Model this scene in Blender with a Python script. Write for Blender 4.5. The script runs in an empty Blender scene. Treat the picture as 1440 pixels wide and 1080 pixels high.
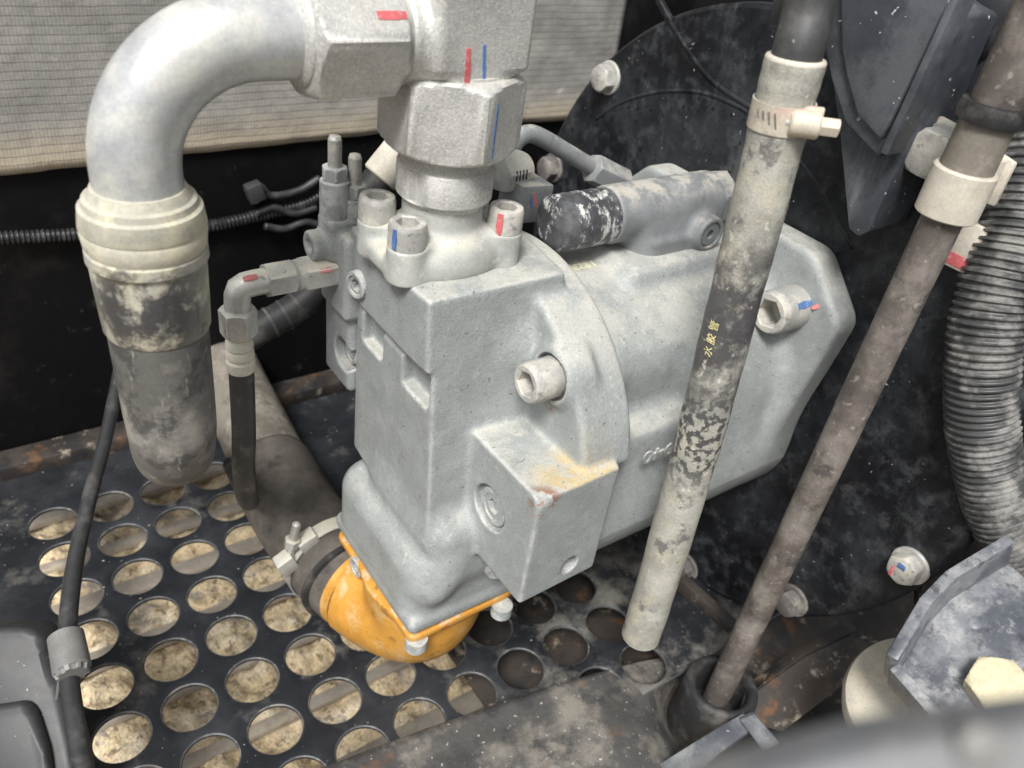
import bpy, bmesh, math, random
import numpy as np
from mathutils import Vector, noise as mnoise
random.seed(7); np.random.seed(7)
R_ = math.radians
SC = bpy.context.scene
COL = SC.collection

# ------------------------------------------------------------------ camera
# camera solved from the square grid of holes in the floor plate (pitch 45 mm)
PITCH, FPX = 0.045, 1150.0
RR = np.array([[0.81741400, 0.56155698, -0.12840603],
               [-0.24150536, 0.53644491, 0.80864208],
               [0.52298137, -0.62998462, 0.57411660]]) * np.array([1, -1, -1])
CAM = np.array([-0.35571808, -13.20792835, 12.1203879]) * PITCH
cam = bpy.data.cameras.new('camera'); cam_o = bpy.data.objects.new('camera', cam); COL.objects.link(cam_o)
cam.sensor_width = 36.0; cam.lens = 36.0 * FPX / 1440.0
cam.clip_start = 0.01; cam.clip_end = 100.0
from mathutils import Matrix
mw = Matrix.Identity(4)
for r in range(3):
    mw[r][0] = RR[0][r]; mw[r][1] = -RR[1][r]; mw[r][2] = -RR[2][r]; mw[r][3] = CAM[r]
cam_o.matrix_world = mw
SC.camera = cam_o
cam.dof.use_dof = True; cam.dof.focus_distance = 0.475; cam.dof.aperture_fstop = 9.0

# ------------------------------------------------------------------ light
world = bpy.data.worlds.new('World'); SC.world = world; world.use_nodes = True
wt = world.node_tree; wt.nodes.clear()
sky = wt.nodes.new('ShaderNodeTexSky'); sky.sky_type = 'NISHITA'; sky.sun_disc = False
SUN_EL, SUN_AZ = 54.0, 232.0           # azimuth measured from +Y clockwise seen from above
sky.sun_elevation = R_(SUN_EL); sky.sun_rotation = R_(SUN_AZ)
sky.air_density = 0.6; sky.dust_density = 4.0; sky.ozone_density = 0.6
hs = wt.nodes.new('ShaderNodeHueSaturation'); hs.inputs['Saturation'].default_value = 0.22
bg = wt.nodes.new('ShaderNodeBackground'); bg.inputs['Strength'].default_value = 0.085
wo = wt.nodes.new('ShaderNodeOutputWorld')
wt.links.new(sky.outputs[0], hs.inputs['Color']); wt.links.new(hs.outputs[0], bg.inputs[0]); wt.links.new(bg.outputs[0], wo.inputs[0])
sl = bpy.data.lights.new('sun', 'SUN'); sl.energy = 2.3; sl.angle = R_(16); sl.color = (1.0, 0.98, 0.945)
so = bpy.data.objects.new('sun', sl); COL.objects.link(so)
az, el = R_(SUN_AZ), R_(SUN_EL)
sdir = Vector((math.sin(az) * math.cos(el), math.cos(az) * math.cos(el), math.sin(el)))
so.rotation_euler = (-sdir).to_track_quat('-Z', 'Y').to_euler()
SC.view_settings.view_transform = 'Standard'; SC.view_settings.look = 'None'
SC.view_settings.gamma = 1.0; SC.view_settings.use_curve_mapping = False
SC.view_settings.exposure = 0.72

# ------------------------------------------------------------------ pixels to places (all geometry below is in mm from K, a corner of the pump)
def ray(u, v): return np.array([(u - 720) / FPX, (v - 540) / FPX, 1.0]) @ RR
K = np.array([0.1762, -0.2855, 0.3346])
def mm(p): return (np.asarray(p) - K) * 1000.0
def D_(u, v, d): return mm(CAM + ray(u, v) * d)
def Z_(u, v, w): r = ray(u, v); return mm(CAM + r * ((K[2] + w / 1000 - CAM[2]) / r[2]))
def X_(u, v, w): r = ray(u, v); return mm(CAM + r * ((K[0] + w / 1000 - CAM[0]) / r[0]))
def Y_(u, v, w): r = ray(u, v); return mm(CAM + r * ((K[1] + w / 1000 - CAM[1]) / r[1]))
FLOOR = -334.6                          # the floor plate's height in mm from K

# ------------------------------------------------------------------ objects
def wpos(p): return Vector((K + np.asarray(p, float) / 1000.0).tolist())
def tag(o, label, cat, group=None):
    o['label'] = label; o['category'] = cat
    if group: o['group'] = group
    return o
def thing(name, label, cat, loc, group=None):
    o = bpy.data.objects.new(name, None); COL.objects.link(o); o.location = wpos(loc); o.empty_display_size = 0.02
    return tag(o, label, cat, group)
ROOTPOS = {}
def make(name, VF, mat, parent=None, angle=35, loc=None):
    V, F = VF
    V = np.asarray(V, float)
    p = parent; off = None
    if p is not None: off = ROOTPOS.get(p.name) if p.name in ROOTPOS else np.array(p.location)
    elif loc is not None: off = np.array(wpos(loc))
    else: off = np.array(wpos([V[:, 0].mean(), V[:, 1].mean(), V[:, 2].min()]))
    W = K + V / 1000.0 - off
    me = bpy.data.meshes.new(name)
    if isinstance(F, np.ndarray):
        me.vertices.add(len(W)); me.vertices.foreach_set('co', W.astype(np.float32).ravel())
        me.loops.add(F.size); me.loops.foreach_set('vertex_index', F.astype(np.int32).ravel())
        n = F.shape[1]; me.polygons.add(len(F)); me.polygons.foreach_set('loop_start', np.arange(0, F.size, n, dtype=np.int32))
        me.update(calc_edges=True); me.validate()
    else:
        me.from_pydata([tuple(x) for x in W], [], [tuple(int(i) for i in f) for f in F]); me.update()
        bm = bmesh.new(); bm.from_mesh(me); bmesh.ops.recalc_face_normals(bm, faces=bm.faces); bm.to_mesh(me); bm.free()
    me.shade_smooth()
    if angle < 180: me.set_sharp_from_angle(angle=R_(angle))
    o = bpy.data.objects.new(name, me); COL.objects.link(o)
    if mat: me.materials.append(mat)
    if p is not None:
        o.parent = p; ROOTPOS[o.name] = off
    else:
        o.location = Vector(off.tolist())
    return o
def struct(o): o['kind'] = 'structure'; return o

# ------------------------------------------------------------------ mesh shapes
def merge(*parts):
    V = []; F = []; n = 0
    for v, f in parts:
        v = np.asarray(v, float); V.append(v); F += [tuple(int(i) + n for i in q) for q in f]; n += len(v)
    return np.vstack(V), F
def frame(d, ref=None):
    d = np.asarray(d, float); d = d / np.linalg.norm(d)
    if ref is None: ref = (0, 0, 1) if abs(d[2]) < .9 else (1, 0, 0)
    ref = np.asarray(ref, float); a = ref - d * (ref @ d); a /= np.linalg.norm(a); b = np.cross(d, a)
    return d, a, b
def radial(o, d, rings, n=64, ref=None, cap0=True, cap1=True):
    """rings: list of (t, r) with r a number or a function of the angle array; a ring of radius 0 closes to a point"""
    d, a, b = frame(d, ref); o = np.asarray(o, float)
    th = np.arange(n) * 2 * math.pi / n
    V = []; F = []; idx = []
    for t, r in rings:
        rr = r(th) if callable(r) else np.full(n, float(r))
        if not callable(r) and r == 0:
            idx.append([len(V)]); V.append(o + d * t)
        else:
            tt = t
            idx.append(list(range(len(V), len(V) + n)))
            for k in range(n): V.append(o + d * tt + a * (rr[k] * math.cos(th[k])) + b * (rr[k] * math.sin(th[k])))
    for A, B in zip(idx[:-1], idx[1:]):
        if len(A) == 1 and len(B) == 1: continue
        for k in range(n):
            k2 = (k + 1) % n
            if len(A) == 1: F.append((A[0], B[k2], B[k]))
            elif len(B) == 1: F.append((A[k], A[k2], B[0]))
            else: F.append((A[k], A[k2], B[k2], B[k]))
    if cap0 and len(idx[0]) > 1: F.append(tuple(idx[0][::-1]))
    if cap1 and len(idx[-1]) > 1: F.append(tuple(idx[-1]))
    return np.array(V), F
def hexr(af, rot=0.0):
    def f(th):
        x = np.mod(th + rot + math.pi / 6, math.pi / 3) - math.pi / 6
        return af / 2 / np.cos(x)
    return f
def minr(f, c): return lambda th: np.minimum(f(th), c)
def nut(o, d, L, af, rot=0.0, bore=None, ch=0.97, n=96, ref=None):
    """hexagon along d from o, both ends turned to a cone as on a real nut"""
    h = hexr(af, rot); rc = af / 2 / math.cos(math.pi / 6); r0 = af / 2 * ch; k = (rc - r0) * 0.62
    rings = [(0, minr(h, r0))]
    for q in (0.33, 0.66, 1.0): rings.append((k * q, minr(h, r0 + (rc - r0) * q)))
    rings += [(L - k * q, minr(h, r0 + (rc - r0) * q)) for q in (1.0, 0.66, 0.33)] + [(L, minr(h, r0))]
    if bore: rings = [(2, bore), (0, bore)] + rings + [(L, bore), (L - 2, bore)]
    return radial(o, d, rings, n, ref)
def capscrew(o, d, L, dia, sock, n=72, ref=None, knurl=True):
    """socket head: knurled side, chamfered rim, hexagon socket; o is the seat, d points out of the head"""
    R = dia / 2
    side = (lambda th: R + 0.035 * R * (np.abs(((th * 36 / math.pi / 2) % 1) - .5) - .25)) if knurl else R
    hx = hexr(sock)
    rings = [(0, R * .96), (L * .04, side), (L * .8, side), (L * .86, R * .985), (L * .97, R * .93), (L, R * .86), (L, lambda th: hx(th) + R * .06),
             (L - R * .06, hx), (L * .45, hx), (L * .38, 0)]
    return radial(o, d, rings, n, ref)
def spline(pts, n=12):
    P = np.asarray(pts, float); out = []
    P = np.vstack([2 * P[0] - P[1], P, 2 * P[-1] - P[-2]])
    for i in range(1, len(P) - 2):
        p0, p1, p2, p3 = P[i - 1:i + 3]
        for k in range(n):
            t = k / n
            out.append(.5 * ((2 * p1) + (-p0 + p2) * t + (2 * p0 - 5 * p1 + 4 * p2 - p3) * t * t + (-p0 + 3 * p1 - 3 * p2 + p3) * t ** 3))
    out.append(P[-2]); return np.array(out)
def tube(path, rad, n=32, caps=True, shape=None, flat_end=None):
    P = np.asarray(path, float); m = len(P)
    rad = np.full(m, float(rad)) if np.isscalar(rad) else np.asarray(rad, float)
    T = np.gradient(P, axis=0); T /= np.linalg.norm(T, axis=1)[:, None]
    _, a, b = frame(T[0]); V = []; F = []
    th = np.arange(n) * 2 * math.pi / n
    for i in range(m):
        a = a - T[i] * (a @ T[i]); a /= np.linalg.norm(a); b = np.cross(T[i], a)
        rr = rad[i] * (shape(th, i) if shape else np.ones(n))
        V.append(P[i] + np.outer(rr * np.cos(th), a) + np.outer(rr * np.sin(th), b))
    V = np.vstack(V)
    for i in range(m - 1):
        for k in range(n):
            k2 = (k + 1) % n; F.append((i * n + k, i * n + k2, (i + 1) * n + k2, (i + 1) * n + k))
    if caps: F.append(tuple(range(n))[::-1]); F.append(tuple((m - 1) * n + k for k in range(n)))
    return V, F
def bevelled(V, F, w, seg=3):
    me = bpy.data.meshes.new('tmp'); me.from_pydata([tuple(x) for x in V], [], F)
    bm = bmesh.new(); bm.from_mesh(me); bpy.data.meshes.remove(me)
    bmesh.ops.recalc_face_normals(bm, faces=bm.faces)
    if w > 0: bmesh.ops.bevel(bm, geom=list(bm.edges), offset=w, segments=seg, affect='EDGES', profile=.5, clamp_overlap=True)
    bm.verts.index_update()
    V2 = np.array([v.co[:] for v in bm.verts]); F2 = [tuple(v.index for v in f.verts) for f in bm.faces]; bm.free()
    return V2, F2
def box(lo, hi, w=1.0, seg=2):
    (a, b, c), (d, e, f) = lo, hi
    V = [(x, y, z) for x in (a, d) for y in (b, e) for z in (c, f)]
    F = [(0, 1, 3, 2), (4, 6, 7, 5), (0, 4, 5, 1), (2, 3, 7, 6), (0, 2, 6, 4), (1, 5, 7, 3)]
    return bevelled(V, F, w, seg)
def obox(c, ax, ay, az_, w=1.0, seg=2):
    """oriented box: centre and three half-axis vectors"""
    c, ax, ay, az_ = [np.asarray(q, float) for q in (c, ax, ay, az_)]
    V = [c + sx * ax + sy * ay + sz * az_ for sx in (-1, 1) for sy in (-1, 1) for sz in (-1, 1)]
    F = [(0, 1, 3, 2), (4, 6, 7, 5), (0, 4, 5, 1), (2, 3, 7, 6), (0, 2, 6, 4), (1, 5, 7, 3)]
    return bevelled(V, F, w, seg)
def slab(poly, ext, w=1.0, seg=2):
    """a flat outline of 3D points given thickness along ext"""
    P = np.asarray(poly, float); ext = np.asarray(ext, float); n = len(P)
    V = np.vstack([P, P + ext]); F = [tuple(range(n))[::-1], tuple(range(n, 2 * n))] + [(k, (k + 1) % n, n + (k + 1) % n, n + k) for k in range(n)]
    return bevelled(V, F, w, seg)

# ------------------------------------------------------------------ castings: distance fields meshed by surface nets
def sd_box(c, h, r):
    def f(X, Y, Z):
        qx = np.abs(X - c[0]) - (h[0] - r); qy = np.abs(Y - c[1]) - (h[1] - r); qz = np.abs(Z - c[2]) - (h[2] - r)
        return np.sqrt(np.maximum(qx, 0) ** 2 + np.maximum(qy, 0) ** 2 + np.maximum(qz, 0) ** 2) + np.minimum(np.maximum(qx, np.maximum(qy, qz)), 0) - r
    return f
def bx(u0, u1, v0, v1, w0, w1, r): return sd_box(((u0 + u1) / 2, (v0 + v1) / 2, (w0 + w1) / 2), ((u1 - u0) / 2, (v1 - v0) / 2, (w1 - w0) / 2), r)
def sd_cylx(v, w, Rv, u0, u1, r):
    def f(X, Y, Z):
        q = np.sqrt((Y - v) ** 2 + (Z - w) ** 2) - (Rv - r); p = np.abs(X - (u0 + u1) / 2) - ((u1 - u0) / 2 - r)
        return np.sqrt(np.maximum(q, 0) ** 2 + np.maximum(p, 0) ** 2) + np.minimum(np.maximum(q, p), 0) - r
    return f
def sd_cyl(o, d, Rv, L, r=0.5):
    o = np.asarray(o, float); d = np.asarray(d, float); d = d / np.linalg.norm(d); c = o + d * L / 2
    def f(X, Y, Z):
        t = (X - c[0]) * d[0] + (Y - c[1]) * d[1] + (Z - c[2]) * d[2]
        q2 = (X - c[0]) ** 2 + (Y - c[1]) ** 2 + (Z - c[2]) ** 2 - t * t
        q = np.sqrt(np.maximum(q2, 0)) - (Rv - r); p = np.abs(t) - (L / 2 - r)
        return np.sqrt(np.maximum(q, 0) ** 2 + np.maximum(p, 0) ** 2) + np.minimum(np.maximum(q, p), 0) - r
    return f
def sd_sph(c, r): return lambda X, Y, Z: np.sqrt((X - c[0]) ** 2 + (Y - c[1]) ** 2 + (Z - c[2]) ** 2) - r
def sd_prism(poly, w0, w1, r, ax=2):
    """convex polygon (counter-clockwise in the two other axes) extruded along axis ax, rounded by r"""
    P = np.asarray(poly, float)
    def f(X, Y, Z):
        A, B, Cc = ((Y, Z, X), (X, Z, Y), (X, Y, Z))[ax]
        q = None
        for i in range(len(P)):
            e = P[(i + 1) % len(P)] - P[i]; nrm = np.array([e[1], -e[0]]) / np.hypot(*e)
            s = (A - P[i][0]) * nrm[0] + (B - P[i][1]) * nrm[1] + r
            q = s if q is None else (np.maximum(q, s) if r <= 0 else smax(q, s, r * 1.2))
        p = np.abs(Cc - (w0 + w1) / 2) - ((w1 - w0) / 2 - r)
        return np.sqrt(np.maximum(q, 0) ** 2 + np.maximum(p, 0) ** 2) + np.minimum(np.maximum(q, p), 0) - r
    return f
def smin(a, b, k):
    h = np.maximum(k - np.abs(a - b), 0) / k; return np.minimum(a, b) - h * h * k * .25
def smax(a, b, k):
    h = np.maximum(k - np.abs(a - b), 0) / k; return np.maximum(a, b) + h * h * k * .25
def nets(field, lo, hi, h=1.0):
    lo = np.asarray(lo, float); n = np.ceil((np.asarray(hi, float) - lo) / h).astype(int) + 1
    X = (lo[0] + h * np.arange(n[0], dtype=np.float32))[:, None, None].astype(np.float32)
    Y = (lo[1] + h * np.arange(n[1], dtype=np.float32))[None, :, None].astype(np.float32)
    Z = (lo[2] + h * np.arange(n[2], dtype=np.float32))[None, None, :].astype(np.float32)
    f = np.broadcast_to(field(X, Y, Z), tuple(n)).astype(np.float32).copy()
    f[0], f[-1] = np.maximum(f[0], .5), np.maximum(f[-1], .5); f[:, 0] = np.maximum(f[:, 0], .5); f[:, -1] = np.maximum(f[:, -1], .5); f[:, :, 0] = np.maximum(f[:, :, 0], .5); f[:, :, -1] = np.maximum(f[:, :, -1], .5)
    s = f < 0
    cnt = np.zeros(tuple(n - 1), np.int8)
    for i in (0, 1):
        for j in (0, 1):
            for k in (0, 1): cnt += s[i:n[0] - 1 + i, j:n[1] - 1 + j, k:n[2] - 1 + k]
    act = (cnt > 0) & (cnt < 8); ci = np.argwhere(act); vid = np.full(tuple(n - 1), -1, np.int32); vid[act] = np.arange(len(ci))
    acc = np.zeros((len(ci), 3)); num = np.zeros(len(ci))
    for ax in range(3):
        o1, o2 = [q for q in range(3) if q != ax]
        for p in (0, 1):
            for q in (0, 1):
                a = ci.copy(); a[:, o1] += p; a[:, o2] += q; b = a.copy(); b[:, ax] += 1
                fa = f[a[:, 0], a[:, 1], a[:, 2]]; fb = f[b[:, 0], b[:, 1], b[:, 2]]; m = (fa < 0) != (fb < 0)
                t = np.where(m, fa / np.where(m, fa - fb, 1), 0)
                pos = a.astype(float); pos[:, ax] += t; acc[m] += pos[m]; num[m] += 1
    V = lo + h * acc / num[:, None]
    Fs = []
    for ax in range(3):
        o1, o2 = [q for q in range(3) if q != ax]
        sl0 = [slice(None)] * 3; sl1 = [slice(None)] * 3; sl0[ax] = slice(0, -1); sl1[ax] = slice(1, None)
        a0 = s[tuple(sl0)]; a1 = s[tuple(sl1)]; e = np.argwhere(a0 != a1)
        ins = a0[e[:, 0], e[:, 1], e[:, 2]]
        def g(d1, d2):
            c = e.copy(); c[:, o1] -= d1; c[:, o2] -= d2; return vid[c[:, 0], c[:, 1], c[:, 2]]
        q = np.stack([g(1, 1), g(0, 1), g(0, 0), g(1, 0)], 1)
        flip = ins if ax != 1 else ~ins
        q[~flip] = q[~flip][:, ::-1]; Fs.append(q)
    return V, np.vstack(Fs)

# ------------------------------------------------------------------ materials
def smat(name, col, rough=.55, metal=0.0, layers=(), bump=(), spec=.5, var=None, coat=0.0, grain=.10, gscale=650):
    """layered procedural surface. layers: dicts(col, scale, lo, hi, [detail], [up] -> only on upward faces, [at=(mm point), rad] -> one stain, [rough], [amt], [stretch])
       bump: (scale, strength, distance in mm, [kind])"""
    m = bpy.data.materials.new(name); m.use_nodes = True; nt = m.node_tree; N = nt.nodes; L = nt.links
    bs = N['Principled BSDF']; geo = N.new('ShaderNodeNewGeometry'); pos = geo.outputs['Position']
    bs.inputs['Metallic'].default_value = metal; bs.inputs['Specular IOR Level'].default_value = spec
    if coat: bs.inputs['Coat Weight'].default_value = coat; bs.inputs['Coat Roughness'].default_value = .25
    def math_(op, a, b=None, clamp=False):
        n = N.new('ShaderNodeMath'); n.operation = op; n.use_clamp = clamp
        for i, q in enumerate((a, b)):
            if q is None: continue
            if isinstance(q, (int, float)): n.inputs[i].default_value = q
            else: L.new(q, n.inputs[i])
        return n.outputs[0]
    def coords(stretch):
        if not stretch: return pos
        mp = N.new('ShaderNodeMapping'); L.new(pos, mp.inputs[0]); mp.inputs['Scale'].default_value = stretch; return mp.outputs[0]
    def noise(scale, detail=6, rough_=.6, stretch=None, dist=0.0, off=0.0):
        n = N.new('ShaderNodeTexNoise'); n.inputs['Scale'].default_value = scale; n.inputs['Detail'].default_value = detail
        n.inputs['Roughness'].default_value = rough_; n.inputs['Distortion'].default_value = dist
        v = coords(stretch)
        if off:
            a = N.new('ShaderNodeVectorMath'); a.operation = 'ADD'; L.new(v, a.inputs[0]); a.inputs[1].default_value = (off, off * .7, -off); v = a.outputs[0]
        L.new(v, n.inputs['Vector']); return n.outputs['Fac']
    def ramp(x, lo, hi):
        n = N.new('ShaderNodeMapRange'); n.interpolation_type = 'SMOOTHSTEP'; L.new(x, n.inputs[0]); n.inputs[1].default_value = lo; n.inputs[2].default_value = hi; return n.outputs[0]
    def mix(f, a, b):
        n = N.new('ShaderNodeMix'); n.data_type = 'RGBA'; L.new(f, n.inputs[0])
        for i, q in ((6, a), (7, b)):
            if isinstance(q, tuple): n.inputs[i].default_value = q + (1,) if len(q) == 3 else q
            else: L.new(q, n.inputs[i])
        return n.outputs[2]
    def mixf(f, a, b):
        n = N.new('ShaderNodeMix'); L.new(f, n.inputs[0])
        for i, q in ((2, a), (3, b)):
            if isinstance(q, (int, float)): n.inputs[i].default_value = q
            else: L.new(q, n.inputs[i])
        return n.outputs[0]
    v = var if var is not None else .12
    c = mix(ramp(noise(45, 8, .65), .32, .68), tuple(x * (1 - v) for x in col), tuple(min(1, x * (1 + v)) for x in col))
    r = mixf(noise(90, 5), max(.02, rough - .1), min(1, rough + .12))
    mt = None
    for k, l in enumerate(layers):
        kind = l.get('kind', 'noise')
        if kind == 'voronoi':
            n = N.new('ShaderNodeTexVoronoi'); n.inputs['Scale'].default_value = l['scale']; L.new(coords(l.get('stretch')), n.inputs['Vector']); x = n.outputs['Distance']
        else:
            fine = l['scale'] >= 115
            x = noise(l['scale'], l.get('detail', 3 if fine else 10), l.get('nr', .5 if fine else .7), l.get('stretch'), l.get('dist', 0.0), off=1.7 * (k + 1))
            if not fine: x = math_('MULTIPLY_ADD', x, 1.3); x.node.inputs[2].default_value = -.15
        f = ramp(x, l['lo'], l['hi']) if l['lo'] < l['hi'] else math_('SUBTRACT', 1.0, ramp(x, l['hi'], l['lo']))
        if l.get('up'):
            s = N.new('ShaderNodeSeparateXYZ'); L.new(geo.outputs['Normal'], s.inputs[0]); lo_, hi_ = l['up'] if isinstance(l['up'], tuple) else (.25, .85)
            f = math_('MULTIPLY', f, ramp(s.outputs[2], lo_, hi_))
        if l.get('edge'):
            f = math_('MULTIPLY', f, ramp(geo.outputs['Pointiness'], *l['edge']))
        if l.get('at') is not None:
            d = N.new('ShaderNodeVectorMath'); d.operation = 'DISTANCE'; L.new(pos, d.inputs[0]); d.inputs[1].default_value = wpos(l['at'])
            f = math_('MULTIPLY', f, math_('SUBTRACT', 1.0, ramp(d.outputs['Value'], l['rad'] * .35 / 1000, l['rad'] / 1000)))
        if l.get('zr'):
            s = N.new('ShaderNodeSeparateXYZ'); L.new(pos, s.inputs[0]); a_, b_ = l['zr']
            f = math_('MULTIPLY', f, ramp(s.outputs[2], K[2] + a_ / 1000, K[2] + b_ / 1000) if a_ < b_ else math_('SUBTRACT', 1.0, ramp(s.outputs[2], K[2] + b_ / 1000, K[2] + a_ / 1000)))
        f = math_('MULTIPLY', f, l.get('amt', 1.0), True)
        c = mix(f, c, l['col'])
        if 'rough' in l: r = mixf(f, r, l['rough'])
        if 'metal' in l: mt = mixf(f, metal if mt is None else mt, l['metal'])
    if grain:
        gn = ramp(noise(gscale, 5, .75), .3, .7); mg = N.new('ShaderNodeMix'); mg.data_type = 'RGBA'; mg.blend_type = 'MULTIPLY'; mg.inputs[0].default_value = 1.0
        L.new(c, mg.inputs[6]); L.new(mix(gn, (1 - grain,) * 3, (1 + grain,) * 3), mg.inputs[7]); c = mg.outputs[2]
    L.new(c, bs.inputs['Base Color']); L.new(r, bs.inputs['Roughness'])
    if mt is not None: L.new(mt, bs.inputs['Metallic'])
    nrm = None
    for b in bump:
        if len(b) > 3 and b[3] == 'voronoi':
            n = N.new('ShaderNodeTexVoronoi'); n.inputs['Scale'].default_value = b[0]; L.new(pos, n.inputs['Vector']); x = n.outputs['Distance']
        else: x = noise(b[0], 4, .55)
        bp = N.new('ShaderNodeBump'); bp.inputs['Strength'].default_value = b[1]; bp.inputs['Distance'].default_value = b[2] / 1000; L.new(x, bp.inputs['Height'])
        if nrm is not None: L.new(nrm, bp.inputs['Normal'])
        nrm = bp.outputs[0]
    if nrm is not None: L.new(nrm, bs.inputs['Normal'])
    return m
DUST = (.56, .53, .45)
TAN = (.50, .43, .30)
M = {}
M['cast'] = smat('cast_grey_paint', (.305, .325, .321), .5, var=.09, layers=[
    dict(col=(.26, .275, .272), scale=20, lo=.50, hi=.76, amt=.4),
    dict(col=(.44, .45, .43), scale=90, lo=.50, hi=.72, amt=.38, rough=.8),
    dict(col=(.53, .515, .46), scale=30, lo=.30, hi=.62, up=(.45, .95), amt=.75, rough=.9),
    dict(col=(.58, .57, .53), scale=260, lo=.58, hi=.68, amt=.35, rough=.9, up=(-.2, .9)),
    dict(col=(.58, .59, .57), scale=120, lo=.38, hi=.60, edge=(.512, .55), amt=.65, rough=.8),
    dict(col=(.17, .18, .185), scale=70, lo=.62, hi=.70, amt=.3),
    dict(col=(.52, .39, .17), scale=60, lo=.36, hi=.56, at=(66, -72, -90), rad=36, up=(.0, .8), amt=.75, rough=.95),
    dict(col=(.24, .09, .035), scale=160, lo=.46, hi=.56, at=(38, -75, -92), rad=14, amt=.9, rough=.95),
    dict(col=(.28, .12, .045), scale=160, lo=.45, hi=.56, at=(72, -30, -62), rad=12, amt=.8, rough=.95),
    dict(col=(.05, .05, .055), scale=300, lo=.69, hi=.72, amt=.6)],
    bump=[(700, .55, .7), (230, .25, 1.0)], grain=.12, gscale=800)
M['cast_light'] = smat('pale_grey_flange_paint', (.46, .47, .44), .5, layers=[
    dict(col=(.32, .34, .34), scale=30, lo=.52, hi=.70, amt=.55),
    dict(col=(.60, .57, .47), scale=26, lo=.35, hi=.62, up=(.2, .9), amt=.8, rough=.9),
    dict(col=(.70, .68, .62), scale=140, lo=.58, hi=.70, amt=.5)], bump=[(900, .15, .5)])
M['zinc'] = smat('zinc_plated_steel', (.60, .60, .57), .36, .55, layers=[
    dict(col=(.55, .52, .44), scale=40, lo=.42, hi=.75, amt=.5, rough=.7, metal=0.0),
    dict(col=(.64, .60, .48), scale=20, lo=.35, hi=.6, up=(.35, .9), amt=.7, rough=.85, metal=0.0),
    dict(col=(.10, .10, .11), scale=170, lo=.69, hi=.74, amt=.5)], bump=[(700, .06, .4)])
M['forged'] = smat('blasted_steel_fitting', (.54, .535, .51), .45, .35, layers=[
    dict(col=(.70, .69, .64), scale=700, lo=.45, hi=.66, amt=.7),
    dict(col=(.58, .55, .45), scale=22, lo=.4, hi=.65, up=(.3, .9), amt=.6, rough=.85, metal=0.0)], bump=[(900, .5, .6)], grain=.15, gscale=900)
M['tube'] = smat('silver_painted_tube', (.60, .61, .60), .33, .35, layers=[
    dict(col=(.42, .44, .47), scale=26, lo=.50, hi=.66, amt=.5),
    dict(col=(.63, .60, .50), scale=17, lo=.42, hi=.66, amt=.6, rough=.75, metal=0.0),
    dict(col=(.09, .09, .12), scale=75, lo=.70, hi=.76, amt=.85, rough=.6)], bump=[(300, .05, .5)])
M['collar'] = smat('dusty_hose_collar', (.48, .465, .39), .6, .1, layers=[
    dict(col=(.68, .63, .47), scale=30, lo=.40, hi=.62, amt=.8, rough=.85), dict(col=(.2, .19, .17), scale=60, lo=.62, hi=.72, amt=.5)], bump=[(400, .08, .5)])
M['ferrule'] = smat('greasy_ferrule', (.45, .44, .38), .5, .15, layers=[
    dict(col=(.55, .51, .38), scale=34, lo=.42, hi=.62, amt=.7, rough=.8),
    dict(col=(.055, .055, .06), scale=44, lo=.40, hi=.58, at=(-130, 20, 8), rad=44, amt=.95, rough=.45),
    dict(col=(.13, .12, .11), scale=90, lo=.58, hi=.70, amt=.7)], bump=[(300, .22, .8)])
M['hose_grey'] = smat('dusty_hydraulic_hose', (.13, .127, .118), .62, layers=[
    dict(col=(.33, .31, .27), scale=26, lo=.46, hi=.70, amt=.8, rough=.85), dict(col=(.05, .05, .05), scale=40, lo=.52, hi=.64, amt=.8), dict(col=(.42, .40, .35), scale=60, lo=.62, hi=.70, amt=.6, stretch=(3, 3, .5))], bump=[(500, .2, .5)])
M['hose_small'] = smat('small_black_rubber_hose', (.05, .05, .05), .5, layers=[dict(col=(.24, .22, .2), scale=50, lo=.5, hi=.75, amt=.5)], bump=[(700, .15, .4)])
M['black'] = smat('black_painted_steel', (.008, .009, .011), .40, spec=.28, layers=[
    dict(col=(.036, .040, .047), scale=13, lo=.36, hi=.72, amt=.8, rough=.55),
    dict(col=(.085, .09, .096), scale=60, lo=.46, hi=.76, amt=.6, rough=.7),
    dict(col=(.16, .165, .17), scale=12, lo=.52, hi=.80, amt=.45, rough=.8, stretch=(1, 1.8, .45), detail=10, nr=.7),
    dict(col=(.006, .006, .008), scale=150, lo=.64, hi=.68, amt=.7, rough=.25),
    dict(col=(.45, .45, .45), scale=300, lo=.745, hi=.765, amt=.8, rough=.7),
    dict(col=(.30, .31, .32), scale=120, lo=.74, hi=.77, amt=.7, rough=.6, dist=1.5)], bump=[(60, .08, 2.0), (260, .15, .8)])
M['wall'] = smat('black_panel', (.005, .005, .006), .55, spec=.2, layers=[dict(col=(.03, .028, .025), scale=12, lo=.5, hi=.75, amt=.6), dict(col=(.10, .09, .07), scale=60, lo=.66, hi=.76, amt=.5)], bump=[(40, .08, 2.0)])
M['bluesteel'] = smat('blue_black_painted_bracket', (.075, .082, .096), .36, layers=[
    dict(col=(.20, .21, .23), scale=26, lo=.48, hi=.72, amt=.55, rough=.6),
    dict(col=(.34, .35, .35), scale=18, lo=.42, hi=.7, up=(.45, .95), amt=.6, rough=.75),
    dict(col=(.5, .5, .5), scale=380, lo=.72, hi=.75, amt=.8)], bump=[(300, .08, .6)])
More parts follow.
